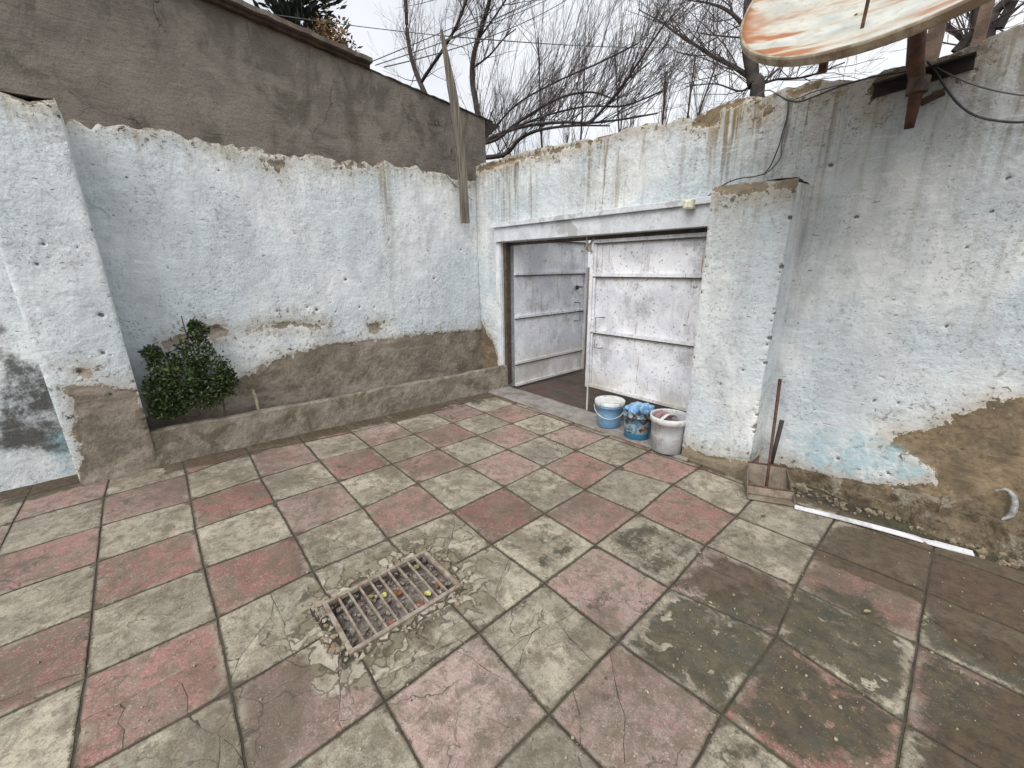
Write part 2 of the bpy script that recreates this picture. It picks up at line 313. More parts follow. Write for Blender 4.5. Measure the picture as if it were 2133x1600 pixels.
# ---- paving slabs, laid out from measured joint crossings
z8 = lambda x, y: (1000+x/1.8826, 900+y/1.8826)
z7 = lambda x, y: (x/2, 800+y/2)
z6 = lambda x, y: (500+x/3.2815, 1000+y/3.2815)
J = {(0,0):z8(540,822),(1,0):z8(950,1105),(-1,0):z8(252,590),(-2,0):z6(1720,440),(-3,0):z6(1450,215),(-4,0):z6(1210,20),(0,-1):z8(270,1105),(0,1):z8(742,612),(0,2):z8(885,445),(0,3):z8(1005,330),(1,2):z8(1240,605),(1,3):z8(1320,455),(-1,2):z8(620,318),(-1,1):z8(452,442),(-2,1):z8(252,318),(-3,1):z8(95,213),(-2,2):z8(412,225),(-3,2):z8(248,135),(-4,2):z8(107,68),(-1,3):z8(757,205),(-2,3):z8(540,140),(-3,3):z8(378,72),(2,2):z8(1715,830),(2,1):z8(1665,1140),(-1,-1):(997,1317),(-1,-2):z6(990,1510),(-4,-1):z6(840,190),(-3,-1):z6(1010,400),(-4,-2):z6(370,380),(-3,-2):z6(500,620),(-4,-3):(425,1183),(-4,-4):(192.5,1272),(-3,-3):(452.5,1287),(-3,-4):(177.5,1412),(-2,-3):(482,1437),(-5,-3):(407,1102),(-5,-2):(572,1045),(-6,-2):(542,995),(-6,-3):(397,1042),(-5,-4):(202,1170),(-7,-3):(388,988),(-7,-2):(518,942),(-6,-4):(210,1095),(-7,-4):(217,1035),(1,1):z8(1160,800)}
def ideal(i, j): return np.array([(i-1.6938)*T, (j+2.8727)*T])
KJ = np.array(list(J)); DJ = np.array([gnd(*J[k])[:2]-ideal(*k) for k in J])
IJ = np.array([ideal(*k) for k in J])
def corner(i, j):
    p = ideal(i, j)
    if (i, j) in J: return gnd(*J[(i, j)])[:2]
    d2 = ((IJ-p)**2).sum(1)+.02; w = 1/d2**1.5; k = w.sum()
    return p + (w[:, None]*DJ).sum(0)/k*min(1, 1.2/ max(.3, math.sqrt(d2.min())/T))
def clip(poly, a, n, keep):               # keep the side where (p-a).n * keep > 0
    out = []; L = len(poly)
    for i in range(L):
        p, q = poly[i], poly[(i+1) % L]; dp, dq = ((p-a)@n)*keep, ((q-a)@n)*keep
        if dp >= 0: out.append(p)
        if (dp > 0) != (dq > 0) and abs(dp-dq) > 1e-12: out.append(p+(q-p)*dp/(dp-dq))
    return out if len(out) > 2 else None
def area(p): p = np.array(p); x, y = p[:, 0], p[:, 1]; return .5*abs(np.dot(x, np.roll(y, -1))-np.dot(y, np.roll(x, -1)))
def inset(poly, w):
    P = poly; c = np.mean(P, 0); res = [np.array(p) for p in P]
    for i in range(len(P)):
        a, b = P[i], P[(i+1) % len(P)]; e = b-a; L = np.linalg.norm(e)
        if L < 1e-6: continue
        n = np.array([-e[1], e[0]])/L
        if (c-a)@n < 0: n = -n
        res = clip(res, a+n*w, n, 1)
        if res is None: return None
    return res
CUTS = [((565,1240),(606,1345)),((565,1265),(490,1395)),((700,1385),(712,1510)),((615,1378),(700,1400)),((190,1490),(462,1352)),((250,1510),(260,1590)),((375,1405),(390,1480)),((400,1495),(450,1535)),((450,1535),(452,1600)),((452,1530),(480,1480)),
 ((1034,1351),(1191,1272)),((1106,1320),(1080,1394)),((1159,1293),(1239,1373)),((1075,1340),(1120,1300)),((988,1213),(1060,1275)),((1050,1190),(1035,1225)),((1060,1180),(1030,1250)),((945,1085),(935,1130)),((935,1130),(1010,1120)),((1195,1440),(1208,1540)),
 ((690,1120),(780,1150)),((655,1190),(800,1125)),((860,1130),(935,1140)),((990,1150),(1045,1180)),((780,1420),(960,1290)),((820,1400),(900,1360)),((870,1320),(900,1340)),((1190,1330),(1140,1350)),((60,1440),(180,1400)),((0,1500),(160,1440)),((1610,1240),(1500,1190)),((1290,1480),(1310,1600)),((700,1500),(800,1480)),((940,1350),(1100,1440)),((1730,1300),(1800,1350)),((1900,960+300),(2000,1330))]
CUTW = [(gnd(*a)[:2], gnd(*b)[:2]) for a, b in CUTS]
ex = .035; RX0, RX1, RY0, RY1 = gx0-.006, gx1+.014, gy0-.045, gy1+.010
frs = []                                   # (poly, red?, cracked?, tone, tilt)
for i in range(-9, 8):
    for j in range(-9, 6):
        q = [corner(i, j), corner(i+1, j), corner(i+1, j+1), corner(i, j+1)]; cx, cy = np.mean(q, 0)
        if cx < -4.5 or cx > 3.2 or cy > 3.35 or cy < -3: continue
        red = (i+j) % 2 != 0
        if (i, j) in ((0, 3), (1, 4), (-1, 4), (-3, -2), (-2, -1)): red = False
        q = inset(q, .0038)
        ps = [[np.array(p) for p in q]]
        for a, b in CUTW:
            mid = (a+b)/2; e = b-a; n = np.array([-e[1], e[0]])/np.linalg.norm(e); nw = []
            for p in ps:
                if all(v is not None for v in p) and polysd(mid[None], np.array(p))[0] > 0:
                    for k in (1, -1):
                        w = clip(p, mid+n*k*.0009, n, k)
                        if w and area(w) > 3e-5: nw.append(w)
                else: nw.append(p)
            ps = nw
        rect = np.array([(RX0+RX1)/2, (RY0+RY1)/2]); dc = np.hypot(max(0, abs(cx-rect[0])-.3), max(0, abs(cy-rect[1])-.3))
        extra = 0
        for _ in range(extra):
            p = max(ps, key=area); ps = [x for x in ps if x is not p]; c = np.mean(p, 0)+rng.normal(0, .03, 2); th = rng.uniform(0, math.pi); n = np.array([math.cos(th), math.sin(th)])
            for k in (1, -1):
                w = clip(p, c+n*k*.0012, n, k)
                if w and area(w) > 3e-5: ps.append(w)
        # leave out what the grate and its patch take
        ps = [c_ for c_ in (clip(p, np.array([0, 2.88]), np.array([0, -1.]), 1) for p in ps) if c_]
        for p in ps:
            rest = p; out = []
            for a, n in ((np.array([RX0, 0]), np.array([-1., 0])), (np.array([RX1, 0]), np.array([1., 0])), (np.array([0, RY0]), np.array([0, -1.])), (np.array([0, RY1]), np.array([0, 1.]))):
                if rest is None: break
                o_ = clip(rest, a, n, 1); rest = clip(rest, a, n, -1)
                if o_ and area(o_) > 5e-5: out.append(o_)
            if rest is None: out = [p]
            tone = rng.normal(0, 1)
            for w in out: frs.append((w, red, len(ps) > 1 or rest is not None, tone, rng.normal(0, .004, 2), (i, j)))
import bmesh
bm = bmesh.new(); lay = bm.faces.layers.float_color.new('tmp') if hasattr(bm.faces.layers, 'float_color') else None
fl = bm.faces.layers.int.new('fid')
for k, (p, *_r) in enumerate(frs):
    try: fc = bm.faces.new([bm.verts.new((q[0], q[1], 0)) for q in p]); fc[fl] = k
    except Exception: pass
for x in np.arange(-4.6, 3.3, .05): bmesh.ops.bisect_plane(bm, geom=bm.verts[:]+bm.edges[:]+bm.faces[:], plane_co=(x, 0, 0), plane_no=(1, 0, 0))
for y in np.arange(-3.2, 3.4, .05): bmesh.ops.bisect_plane(bm, geom=bm.verts[:]+bm.edges[:]+bm.faces[:], plane_co=(0, y, 0), plane_no=(0, 1, 0))
bm.verts.ensure_lookup_table()
be = [e for e in bm.edges if len(e.link_faces) == 1]
r_ = bmesh.ops.extrude_edge_only(bm, edges=be); ev = [v for v in r_['geom'] if isinstance(v, bmesh.types.BMVert)]
for fc in r_['geom']:
    if isinstance(fc, bmesh.types.BMFace):
        for l in fc.edges:
            for g2 in l.link_faces:
                if g2 is not fc and g2[fl] >= 0 and abs(g2.normal.z) > .5: fc[fl] = g2[fl]
for v in ev: v.co.z = -.02
bm.normal_update()
vf = {}
for fc in bm.faces:
    if abs(fc.normal.z) > .5:
        if fc.normal.z < 0: fc.normal_flip()
        for v in fc.verts: vf[v.index] = fc[fl]
me = bpy.data.meshes.new('paving'); bm.verts.index_update(); bm.faces.index_update()
for fc in bm.faces:
    for v in fc.verts: vf.setdefault(v.index, fc[fl])
bm.to_mesh(me); bm.free()
V = np.empty(len(me.vertices)*3); me.vertices.foreach_get('co', V); V = V.reshape(-1, 3); fid = np.array([vf.get(i, 0) for i in range(len(V))])
red = np.array([f[1] for f in frs], float)[fid]; tone = np.array([f[3] for f in frs])[fid]; crk = np.array([f[2] for f in frs], float)[fid]
tilt = np.array([f[4] for f in frs])[fid]; cen = np.array([np.mean(f[0], 0) for f in frs])[fid]
ft = np.random.default_rng(3).normal(0, .5, len(frs))[fid]
# distance to the slab's own outline, to round the arris and let cracks wander
dedge = np.full(len(V), 1.0)
for k in range(len(frs)):
    m_ = np.where(fid == k)[0]
    if len(m_): dedge[m_] = np.abs(polysd(V[m_, :2], np.array(frs[k][0])))
cellq = {f[5]: np.array([corner(f[5][0], f[5][1]), corner(f[5][0]+1, f[5][1]), corner(f[5][0]+1, f[5][1]+1), corner(f[5][0], f[5][1]+1)]) for f in frs}
dcell = np.full(len(V), .2)
for k in range(len(frs)):
    m_ = np.where(fid == k)[0]
    if len(m_): dcell[m_] = np.abs(polysd(V[m_, :2], cellq[frs[k][5]]))
P3 = V*[1, 1, 0]
amp = .0022 + crk*np.clip(dcell/.05, 0, 1)*.026
dx = fbm(P3, 17, 5, 31)*amp; dy = fbm(P3, 17, 5, 57)*amp
topv = V[:, 2] > -.01
V[:, 0] += dx; V[:, 1] += dy
V[topv, 2] += ((V[:, :2]-cen)*tilt).sum(1)[topv] + ft[topv]*.0012 + .003*fbm(P3, 3, 3, 8)[topv] - .0028*np.exp(-dedge[topv]/.004)
me.vertices.foreach_set('co', V.ravel())
xy = V[:, :2]
def blob(L): return np.array([gnd(x, y)[:2] for x, y in L])
moss = np.full(len(V), 0.)
for L, s_ in (([(1290,1340),(1400,1240),(1480,1225),(1640,1210),(1800,1230),(1905,1350),(1900,1500),(1700,1600),(1500,1500)], .8), ([(1050,1120),(1130,1075),(1235,1130),(1140,1210)], .35), ([(1250,1120),(1330,1080),(1460,1140),(1390,1220)], .55), ([(1900,1250),(2133,1350),(2300,1700),(1850,1700)], .7), ([(330,960),(1020,820),(1030,835),(520,940)], .6),([(0,1020),(170,990),(220,1000),(0,1060)],.9), ([(690,960),(860,960),(860,1020),(720,1050)], .25), ([(1500,1400),(1900,1480),(1900,1600),(1500,1600)], .6)):
    moss = np.maximum(moss, s_*np.clip(polysd(xy, blob(L))/.10+.5, 0, 1))
dirt = np.zeros(len(V))
for L, s_ in (([(1690,1160),(1740,1090),(2200,1170),(2500,1600),(2000,1350),(1900,1250)], 1.), ([(1560,1050),(1650,1060),(2000,1190),(1760,1130)], .25), ([(1400,1215),(1500,1150),(1650,1225),(1520,1270)], .8), ([(1900,1480),(2133,1400),(2400,1700),(1900,1700)], .7), ([(600,1270),(680,1240),(740,1370),(960,1230),(900,1320),(1000,1330),(780,1410)], .55)):
    dirt = np.maximum(dirt, s_*np.clip(polysd(xy, blob(L))/.12+.5, 0, 1))
wx = .05*fbm(P3, 4, 3, 90); dirt = np.maximum(dirt, .75*np.clip((-3.55+.075*(xy[:, 1])-xy[:, 0]+wx)/.12, 0, 1)*(xy[:, 1] > -.2)); dirt = np.maximum(dirt, .9*np.clip((-3.85-xy[:, 0]+wx)/.1, 0, 1)); dirt = np.maximum(dirt, .8*np.clip((xy[:, 1]-2.72+wx)/.12, 0, 1)); dirt = np.maximum(dirt, .7*np.clip((xy[:, 1]-2.78+.06*np.clip(xy[:, 0]+.8, 0, 9)*3+wx)/.15, 0, 1)*(xy[:, 0] > -.8))
gry = np.random.default_rng(44).uniform(0, .45, 4000)
cid = np.array([(f[5][0]+20)*50+f[5][1]+20 for f in frs])[fid]; dust = gry[cid % 4000]
for k_c, v_c in (((-1, -2), .62), ((0, -1), .42), ((-2, -3), .40), ((-1, 0), .5), ((0, 1), .5), ((-4, -3), .02), ((-3, -4), .15), ((-5, -4), .05), ((-4, -5), .05), ((-3, 0), .0), ((-2, 1), .2)): dust[cid == (k_c[0]+20)*50+k_c[1]+20] = v_c
dg_ = np.hypot(np.maximum(0, np.abs(xy[:, 0]-(gx0+gx1)/2)-.17), np.maximum(0, np.abs(xy[:, 1]-(gy0+gy1)/2)-.26)); frac = np.clip(1-dg_/.42, 0, 1)
for k, arr in (('red', red), ('tone', tone+ft*.4), ('edge', dcell), ('cut', dedge), ('dust', dust), ('frac', frac), ('moss', moss), ('dirt', dirt), ('fseed', fid*1.37 % 11)):
    at = me.attributes.new(k, 'FLOAT', 'POINT'); at.data.foreach_set('value', arr.astype(np.float32))
b = NB('paving_slab')
n1 = b.noise(3.5, 5, .6); n2 = b.noise(16, 6, .7); n3 = b.noise(120, 4, .65); n4 = b.noise(45, 4, .6)
ofs = b.n('ShaderNodeVectorMath', operation='ADD'); b.l(b.tc, ofs.inputs[0]); cx_ = b.n('ShaderNodeCombineXYZ'); b.l(b.attr('fseed'), cx_.inputs[0]); b.l(b.attr('fseed'), cx_.inputs[2]); b.l(cx_.outputs[0], ofs.inputs[1])
nl = b.noise(5, 6, .65, ofs.outputs[0], .8)
redc = b.mix(b.ss(n1, .32, .68), lin(148, 98, 92), lin(132, 88, 82)); redc = b.mix(b.ss(nl, .40, .62, 0, .8), redc, lin(132, 112, 100)); redc = b.mix(b.ss(b.noise(26, 4, .7), .5, .7, 0, .4), redc, lin(120, 98, 84))
crm = b.mix(b.ss(nl, .36, .62), lin(174, 165, 146), lin(142, 134, 118)); crm = b.mix(b.ss(n1, .5, .7, 0, .6), crm, lin(150, 148, 132))
redc = b.mix(b.attr('dust'), redc, lin(174, 158, 148)); col = b.mix(b.attr('red'), crm, redc)
ton = b.ss(b.attr('tone'), -2.2, 2.2, .82, 1.16); mul = b.n('ShaderNodeCombineColor'); [b.l(ton, mul.inputs[q]) for q in range(3)]
col = b.mix(1., col, mul.outputs[0], 'MULTIPLY')
col = b.mix(b.ss(n2, .47, .62, 0, .55), col, lin(98, 88, 72))
col = b.mix(b.ss(b.noise(2.1, 7, .75, b.map((1, 1, 1), (9, 3, 0)), .6), .52, .62, 0, .5), col, lin(98, 92, 76))
dk = b.noise(8, 6, .7, b.map((1, 1, 1), (4, 8, 1)), 1.2); col = b.mix(b.ss(dk, .57, .66, 0, .6), col, lin(76, 72, 62))
spk = b.vor(240, 'F1', None, 'Color'); col = b.mix(b.math('MULTIPLY', b.ss(spk, .66, .82), b.ss(n4, .4, .62, .04, .38)), col, lin(196, 190, 174))
col = b.mix(b.math('MULTIPLY', b.ss(spk, .30, .18), .32), col, lin(90, 84, 74))
col = b.mix(b.ss(b.noise(1.3, 7, .7, b.map((1, 1, 1), (2, 9, 0)), .4), .49, .60, 0, .5), col, lin(84, 74, 58)); col = b.mix(b.ss(b.noise(40, 6, .8), .56, .66, 0, .45), col, lin(84, 76, 64))
sg = b.noise(70, 6, .85); col = b.mix(b.ss(sg, .44, .34, 0, .5), col, lin(84, 76, 64)); col = b.mix(b.ss(sg, .58, .70, 0, .4), col, lin(190, 182, 164)); hz_ = b.noise(10, 7, .8, ofs.outputs[0], .4); col = b.mix(b.ss(hz_, .50, .60, 0, .6), col, lin(104, 94, 78))
pale = b.math('MULTIPLY', b.ss(b.attr('edge'), .004, .05, 1, 0), b.ss(b.noise(7, 6, .7), .46, .62, 0, .6)); col = b.mix(pale, col, lin(160, 154, 136))
grime = b.math('MULTIPLY', b.ss(b.attr('edge'), .0005, .014, 1, 0), .85); col = b.mix(grime, col, lin(72, 64, 52))
hair = b.vor(3.2, 'DISTANCE_TO_EDGE', b.map((1, 1, .01), src=b.n('ShaderNodeVectorMath', operation='ADD').outputs[0] if False else None)); wn = b.n('ShaderNodeTexNoise'); wn.inputs['Scale'].default_value = 7; wn.inputs['Detail'].default_value = 6; b.l(b.tc, wn.inputs['Vector'])
wv_ = b.n('ShaderNodeVectorMath', operation='MULTIPLY_ADD'); b.l(wn.outputs['Color'], wv_.inputs[0]); wv_.inputs[1].default_value = (.3, .3, 0); b.l(ofs.outputs[0], wv_.inputs[2])
hr = b.vor(4.0, 'DISTANCE_TO_EDGE', wv_.outputs[0]); hairm = b.math('MULTIPLY', b.ss(hr, .002, .016, 1, 0), b.math('ADD', b.ss(b.noise(1.9, 2, .5, b.map((1, 1, 1), (2, 6, 0))), .46, .56, 0, .75), b.math('MULTIPLY', b.attr('frac'), 1.1), cl=True)); hr2 = b.vor(11, 'DISTANCE_TO_EDGE', wv_.outputs[0]); hairm = b.math('ADD', hairm, b.math('MULTIPLY', b.ss(hr2, .004, .03, 1, 0), b.ss(b.attr('frac'), .55, .9)), cl=True); col = b.mix(hairm, col, lin(78, 72, 62))
ed_ = b.ss(b.attr('edge'), .0, .06, -.22, .06); col = b.mix(b.math('MULTIPLY', b.ss(b.attr('frac'), .25, .8), b.ss(b.noise(6, 6, .7, b.map((1, 1, 1), (3, 1, 0))), .46, .6, 0, .6)), col, lin(96, 88, 68))
bc1 = b.vor(13, 'F1', wv_.outputs[0], 'Color'); be1 = b.vor(13, 'DISTANCE_TO_EDGE', wv_.outputs[0]); brk = b.ss(b.math('ADD', b.attr('frac'), b.math('MULTIPLY', b.math('SUBTRACT', b.noise(4, 4), .5), .9)), .66, .74)
brc = b.mix(b.ss(bc1, .25, .75), lin(120, 112, 92), lin(176, 168, 152)); brc = b.mix(b.ss(n2, .45, .6, 0, .5), brc, lin(104, 96, 78)); brc = b.mix(b.ss(be1, .02, .10, .9, 0), brc, lin(74, 68, 54)); col = b.mix(b.math('MULTIPLY', brk, .85), col, brc)
cn = b.noise(34, 5, .75); chp = b.ss(b.math('SUBTRACT', b.attr('edge'), b.math('MULTIPLY', b.math('MAXIMUM', b.math('SUBTRACT', cn, .50), 0.), .11)), .0005, .0035, 1, 0); col = b.mix(b.math('MULTIPLY', chp, .85), col, lin(78, 70, 56))
mf = b.math('ADD', b.attr('moss'), b.math('MULTIPLY', b.math('SUBTRACT', b.noise(5.5, 9, .72, None, .3), .5), 2.1)); isl = b.vor(9, 'F1', b.map((1, 1, .01), (3, 3, 0), src=wv_.outputs[0])); isl = b.math('MULTIPLY', b.ss(isl, .10, .20, 1, 0), .9); mf = b.math('SUBTRACT', b.math('ADD', mf, ed_), isl); mf = b.math('ADD', mf, b.math('MULTIPLY', b.math('SUBTRACT', b.noise(28, 5, .8), .5), .9)); mossm = b.ss(mf, .36, .72)
mossc = b.mix(b.ss(b.noise(14, 7, .75), .38, .64), lin(82, 75, 55), lin(56, 54, 43)); mossc = b.mix(b.ss(b.noise(5, 5, .7, b.map((1, 1, 1), (6, 6, 6))), .5, .64, 0, .6), mossc, lin(68, 70, 62)); gr9 = b.noise(95, 6, .85); mossc = b.mix(b.ss(gr9, .40, .30, 0, .75), mossc, lin(36, 34, 26)); mossc = b.mix(b.ss(gr9, .60, .72, 0, .7), mossc, lin(128, 120, 98)); mossc = b.mix(b.math('MULTIPLY', b.ss(spk, .80, .88), b.ss(n4, .5, .6, 0, .6)), mossc, lin(150, 140, 108))
col = b.mix(b.math('MULTIPLY', mossm, .9), col, mossc)
df = b.math('ADD', b.attr('dirt'), b.math('MULTIPLY', b.math('SUBTRACT', b.noise(5, 9, .72, b.map((1, 1, 1), (5, 5, 5)), .3), .5), 1.9)); dirtm = b.ss(df, .36, .66)
dc_ = b.mix(b.ss(b.noise(22, 5, .7), .4, .65), lin(84, 70, 52), lin(60, 50, 38)); dc_ = b.mix(b.ss(gr9, .42, .32, 0, .6), dc_, lin(40, 32, 24)); dc_ = b.mix(b.ss(gr9, .60, .74, 0, .6), dc_, lin(124, 110, 90)); col = b.mix(b.math('MULTIPLY', dirtm, .85), col, dc_)
hh = b.math('ADD', b.math('MULTIPLY', n2, .7), b.math('MULTIPLY', n3, .35)); 
b.fin(col, b.ss(n2, .4, .7, .72, .95), b.bump(hh, .9, .008))
pav = link('paving', me, b.m); tag(pav, kind='structure')

# ---- mortar patch round the drain, pit and grate
b = NB('mortar_patch'); wn = b.n('ShaderNodeTexNoise'); wn.inputs['Scale'].default_value = 7; wn.inputs['Detail'].default_value = 6; b.l(b.tc, wn.inputs['Vector'])
wv_ = b.n('ShaderNodeVectorMath', operation='MULTIPLY_ADD'); b.l(wn.outputs['Color'], wv_.inputs[0]); wv_.inputs[1].default_value = (.12, .12, 0); b.l(b.tc, wv_.inputs[2])
bc1 = b.vor(15, 'F1', wv_.outputs[0], 'Color'); be1 = b.vor(15, 'DISTANCE_TO_EDGE', wv_.outputs[0]); n2 = b.noise(18, 6, .7)
col = b.mix(b.ss(bc1, .3, .7), lin(126, 116, 96), lin(182, 174, 158)); col = b.mix(b.ss(n2, .45, .6, 0, .55), col, lin(104, 94, 76)); col = b.mix(b.ss(be1, .02, .12, .9, 0), col, lin(70, 62, 48))
patch_mat = b.fin(col, .95, b.bump(b.math('ADD', n2, b.ss(be1, 0, .1)), .9, .01))
mb = MB(); n_ = 72; th = np.linspace(0, 2*np.pi, n_, endpoint=False); c0 = np.array([(gx0+gx1)/2, (gy0+gy1)/2])
def ringpt(t, hx, hy): c, s = math.cos(t), math.sin(t); k = 1/max(abs(c)/hx, abs(s)/hy); return np.array([c*k, s*k])
rows = []; hx, hy = (gx1-gx0)/2, (gy1-gy0)/2
for kk, (ee, zz) in enumerate(((-.010, -.05), (-.006, .0), (.008, .001), (.022, .002), (.036, -.004))):
    row = []
    for t in th:
        q = ringpt(t, hx+ee, hy+ee) + c0; jj = fbm(np.array([[q[0], q[1], kk*.1]]), 14, 3, 71)[0]
        if kk >= 2: q = q + (q-c0)/np.linalg.norm(q-c0)*(.03*jj + (.0 if kk < 3 else .012))
        zc = zz + (.006*jj if kk else 0)
        if kk in (1, 2) and q[1] < gy0+.02 and q[0] > c0[0]-.12: zc = -.045 - .01*jj      # broken away at the near end
        row.append((q[0], q[1], zc))
    rows.append(row)
mb.add(np.array(rows).reshape(-1, 3), [(a*n_+i, (a+1)*n_+i, (a+1)*n_+(i+1) % n_, a*n_+(i+1) % n_) for a in range(4) for i in range(n_)])
tag(mb.build('mortar_patch', patch_mat, smooth=False), kind='structure')
pitm = rough_mat('pit_silt', lin(158, 148, 138), lin(104, 96, 88), 22, .9, .95, lin(120, 112, 104), .02)
mb = MB(); pz = -.13
X, Y = np.meshgrid(np.linspace(HX0, HX1, 22), np.linspace(HY0-.0, HY1, 34), indexing='ij'); Pp = np.stack([X.ravel(), Y.ravel(), 0*X.ravel()], 1)
Pp[:, 2] = -.030 + .014*fbm(Pp, 9, 4, 3) - .035*np.exp(-((Pp[:, 0]-HX0)/.04)**2) - .03*np.exp(-((Pp[:, 1]-HY0)/.04)**2)
ix = np.arange(len(Pp)).reshape(22, 34); mb.add(Pp, [(ix[i, j], ix[i+1, j], ix[i+1, j+1], ix[i, j+1]) for i in range(21) for j in range(33)])
c4 = [(HX0, HY0), (HX1, HY0), (HX1, HY1), (HX0, HY1)]
mb.add([(x, y, z) for z in (-.004, -.16) for x, y in c4], [(i, (i+1) % 4, 4+(i+1) % 4, 4+i) for i in range(4)])
tag(mb.build('drain_pit', pitm, smooth=False), kind='structure')
gr = empty('drain_grate', (c0[0], c0[1], 0), 'rectangular rusty steel drain grate set in the broken paving', 'drain grate')
rust = rough_mat('weathered_steel', lin(158, 148, 134), lin(122, 110, 98), 30, .35, .75, lin(122, 102, 86), .002)
rm = MB(gr.location); zt = .012; w = .019
rm.span((gx0, gy0, -.012), (gx0+w, gy1, zt)).span((gx1-w, gy0, -.012), (gx1, gy1, zt)).span((gx0+w+.0005, gy0, -.012), (gx1-w-.0005, gy0+w, zt-.001)).span((gx0+w+.0005, gy1-w, -.012), (gx1-w-.0005, gy1, zt-.001))
rm.build('frame', rust, gr, bevel=.002)
nb = 9
for k in range(nb):
    y = gy0+w + (gy1-gy0-2*w)*(k+1)/(nb+1) + rng.normal(0, .002); bb = MB(gr.location)
    bb.box(((gx0+gx1)/2, y, .002), (gx1-gx0-2*w+.004, .0085, .014), rz=rng.normal(0, .012)); bb.build('bar', rust, gr, bevel=.0015)
def rock(mb, c, r, seed):
    rg = np.random.default_rng(seed); bmx = bmesh.new(); bmesh.ops.create_icosphere(bmx, subdivisions=1, radius=1); v = np.array([q.co for q in bmx.verts]); f = [[q.index for q in fc.verts] for fc in bmx.faces]; bmx.free()
    v = v*(1+rg.normal(0, .16, (len(v), 1)))*np.array(r)*rg.uniform(.75, 1.2, 3); mb.add(v+np.array(c), f)
rb = MB()
for k in range(70):
    x, y = rng.uniform(HX0+.01, HX1-.01), rng.uniform(HY0+.01, HY1-.01); rock(rb, (x, y, -.026+rng.normal(0, .006)), abs(rng.normal(.0085, .004))+.003, k)
tag(rb.build('pit_rubble', rough_mat('rubble_pale', lin(150, 142, 132), lin(96, 86, 78), 40, .5, .9, lin(178, 172, 164))), kind='stuff')
rb = MB()
for k in range(200):
    t = rng.uniform(0, 2*math.pi); e = abs(rng.normal(.02, .035)); q = ringpt(t, hx+e, hy+e)+c0
    rock(rb, (q[0], q[1], .003), abs(rng.normal(.0035, .0035))+.0012, 500+k)
for k in range(46):                          # loose lumps in the broken corner
    x = rng.uniform(gx0+.05, gx1-.0); y = gy0-rng.uniform(.005, .06); rock(rb, (x, y, -.018+rng.normal(0, .007)), abs(rng.normal(.014, .006))+.004, 900+k)
tag(rb.build('loose_rubble', rough_mat('rubble_mix', lin(168, 160, 142), lin(120, 110, 94), 30, .5, .9, lin(140, 112, 90))), kind='stuff')
# leaves
LITTER = True
def leafmesh(mb, c, L, W, rz, tx, ty, curl=.25):
    n = 7; t = np.linspace(0, 1, n); pts = []
    for s_ in (-1, 0, 1):
        for q in t: pts.append(((q-.5)*L, s_*W*.5*math.sin(math.pi*q**.8), abs(s_)*W*curl*math.sin(math.pi*q)+.1*L*(q-.5)**2))
    m = np.array(Matrix.Rotation(rz, 3, 'Z') @ Matrix.Rotation(tx, 3, 'X') @ Matrix.Rotation(ty, 3, 'Y')); P = np.array(pts)@m.T + np.array(c)
    mb.add(P, [(a*n+i, a*n+i+1, (a+1)*n+i+1, (a+1)*n+i) for a in (0, 1) for i in range(n-1)])
LM = {k: plain('leaf_'+k, c, .55, 0, 60, .7) for k, c in dict(yellow=lin(206, 200, 120), orange=lin(150, 88, 58), rust=lin(146, 84, 60), olive=lin(150, 140, 84), brown=lin(104, 78, 56)).items()}
lm_ = MB()
for k in range(170):
    x, y = rng.uniform(HX0+.008, HX1-.008), rng.uniform(HY0+.008, HY1-.008); L = rng.uniform(.014, .034); leafmesh(lm_, (x, y, -.026+rng.normal(0, .005)), L, L*rng.uniform(.3, .7), rng.uniform(0, 6.28), rng.normal(0, .3), rng.normal(0, .3))
for k in range(40):
    x, y = rng.uniform(gx0-.0, gx1), gy0-rng.uniform(.0, .05); L = rng.uniform(.012, .03); leafmesh(lm_, (x, y, -.008), L, L*rng.uniform(.3, .7), rng.uniform(0, 6.28), rng.normal(0, .3), rng.normal(0, .3))
b = NB('litter'); n9 = b.noise(40, 2); b.fin(b.mix(b.ss(n9, .42, .58), lin(150, 138, 128), b.mix(b.ss(b.noise(31, 2), .45, .55), lin(96, 74, 62), lin(122, 112, 108))), .8)
tag(lm_.build('leaf_litter', b.m), kind='stuff')
spots = [((890,1237),'yellow',.034,'large pale yellow leaf lying in the drain between its right bars'),((798,1241),'yellow',.03,'round pale yellow leaf in the middle of the drain'),((830,1235),'orange',.036,'orange brown leaf in the middle of the drain beside a yellow one'),((914,1218),'orange',.036,'orange leaf in the drain at the far right bars'),((873,1260),'rust',.034,'rust coloured leaf against the near edge of the grate'),((868,1182),'olive',.028,'olive yellow leaf at the far end of the drain'),((814,1300),'rust',.028,'small rust leaf against the near rim of the grate left of centre'),((772,1245),'olive',.026,'dull olive leaf under the middle bars of the drain'),((858,1150+20),'yellow',.02,'tiny pale leaf at the top right corner of the drain')]
for k, ((x, y), c, s_, lb) in enumerate(spots):
    p = gnd(x, y, -.013); m = MB(p); leafmesh(m, p, s_*1.25, s_*1.05, rng.uniform(0, 6), .1, .1); tag(m.build('fallen_leaf', LM[c]), lb, 'leaf', 'fallen leaves in the drain')
for (x, y), c, s_, lb in [((1807,1274),'olive',.042,'yellowish leaf lying on the muddy slab at the right'),((1590,1075),'brown',.045,'curled dark brown leaf on the paving below the dustpan'),((1480,1255),'yellow',.02,'small pale yellow leaf on the mossy slab at the right'),((1895,1022),'brown',.0,'' )]:
    if s_ == 0: continue
    p = gnd(x, y, .006); m = MB(p); leafmesh(m, p, s_, s_*.38, rng.uniform(0, 6), .1, .1); tag(m.build('fallen_leaf', LM[c]), lb, 'leaf', 'leaves lying on the paving')
db = MB()
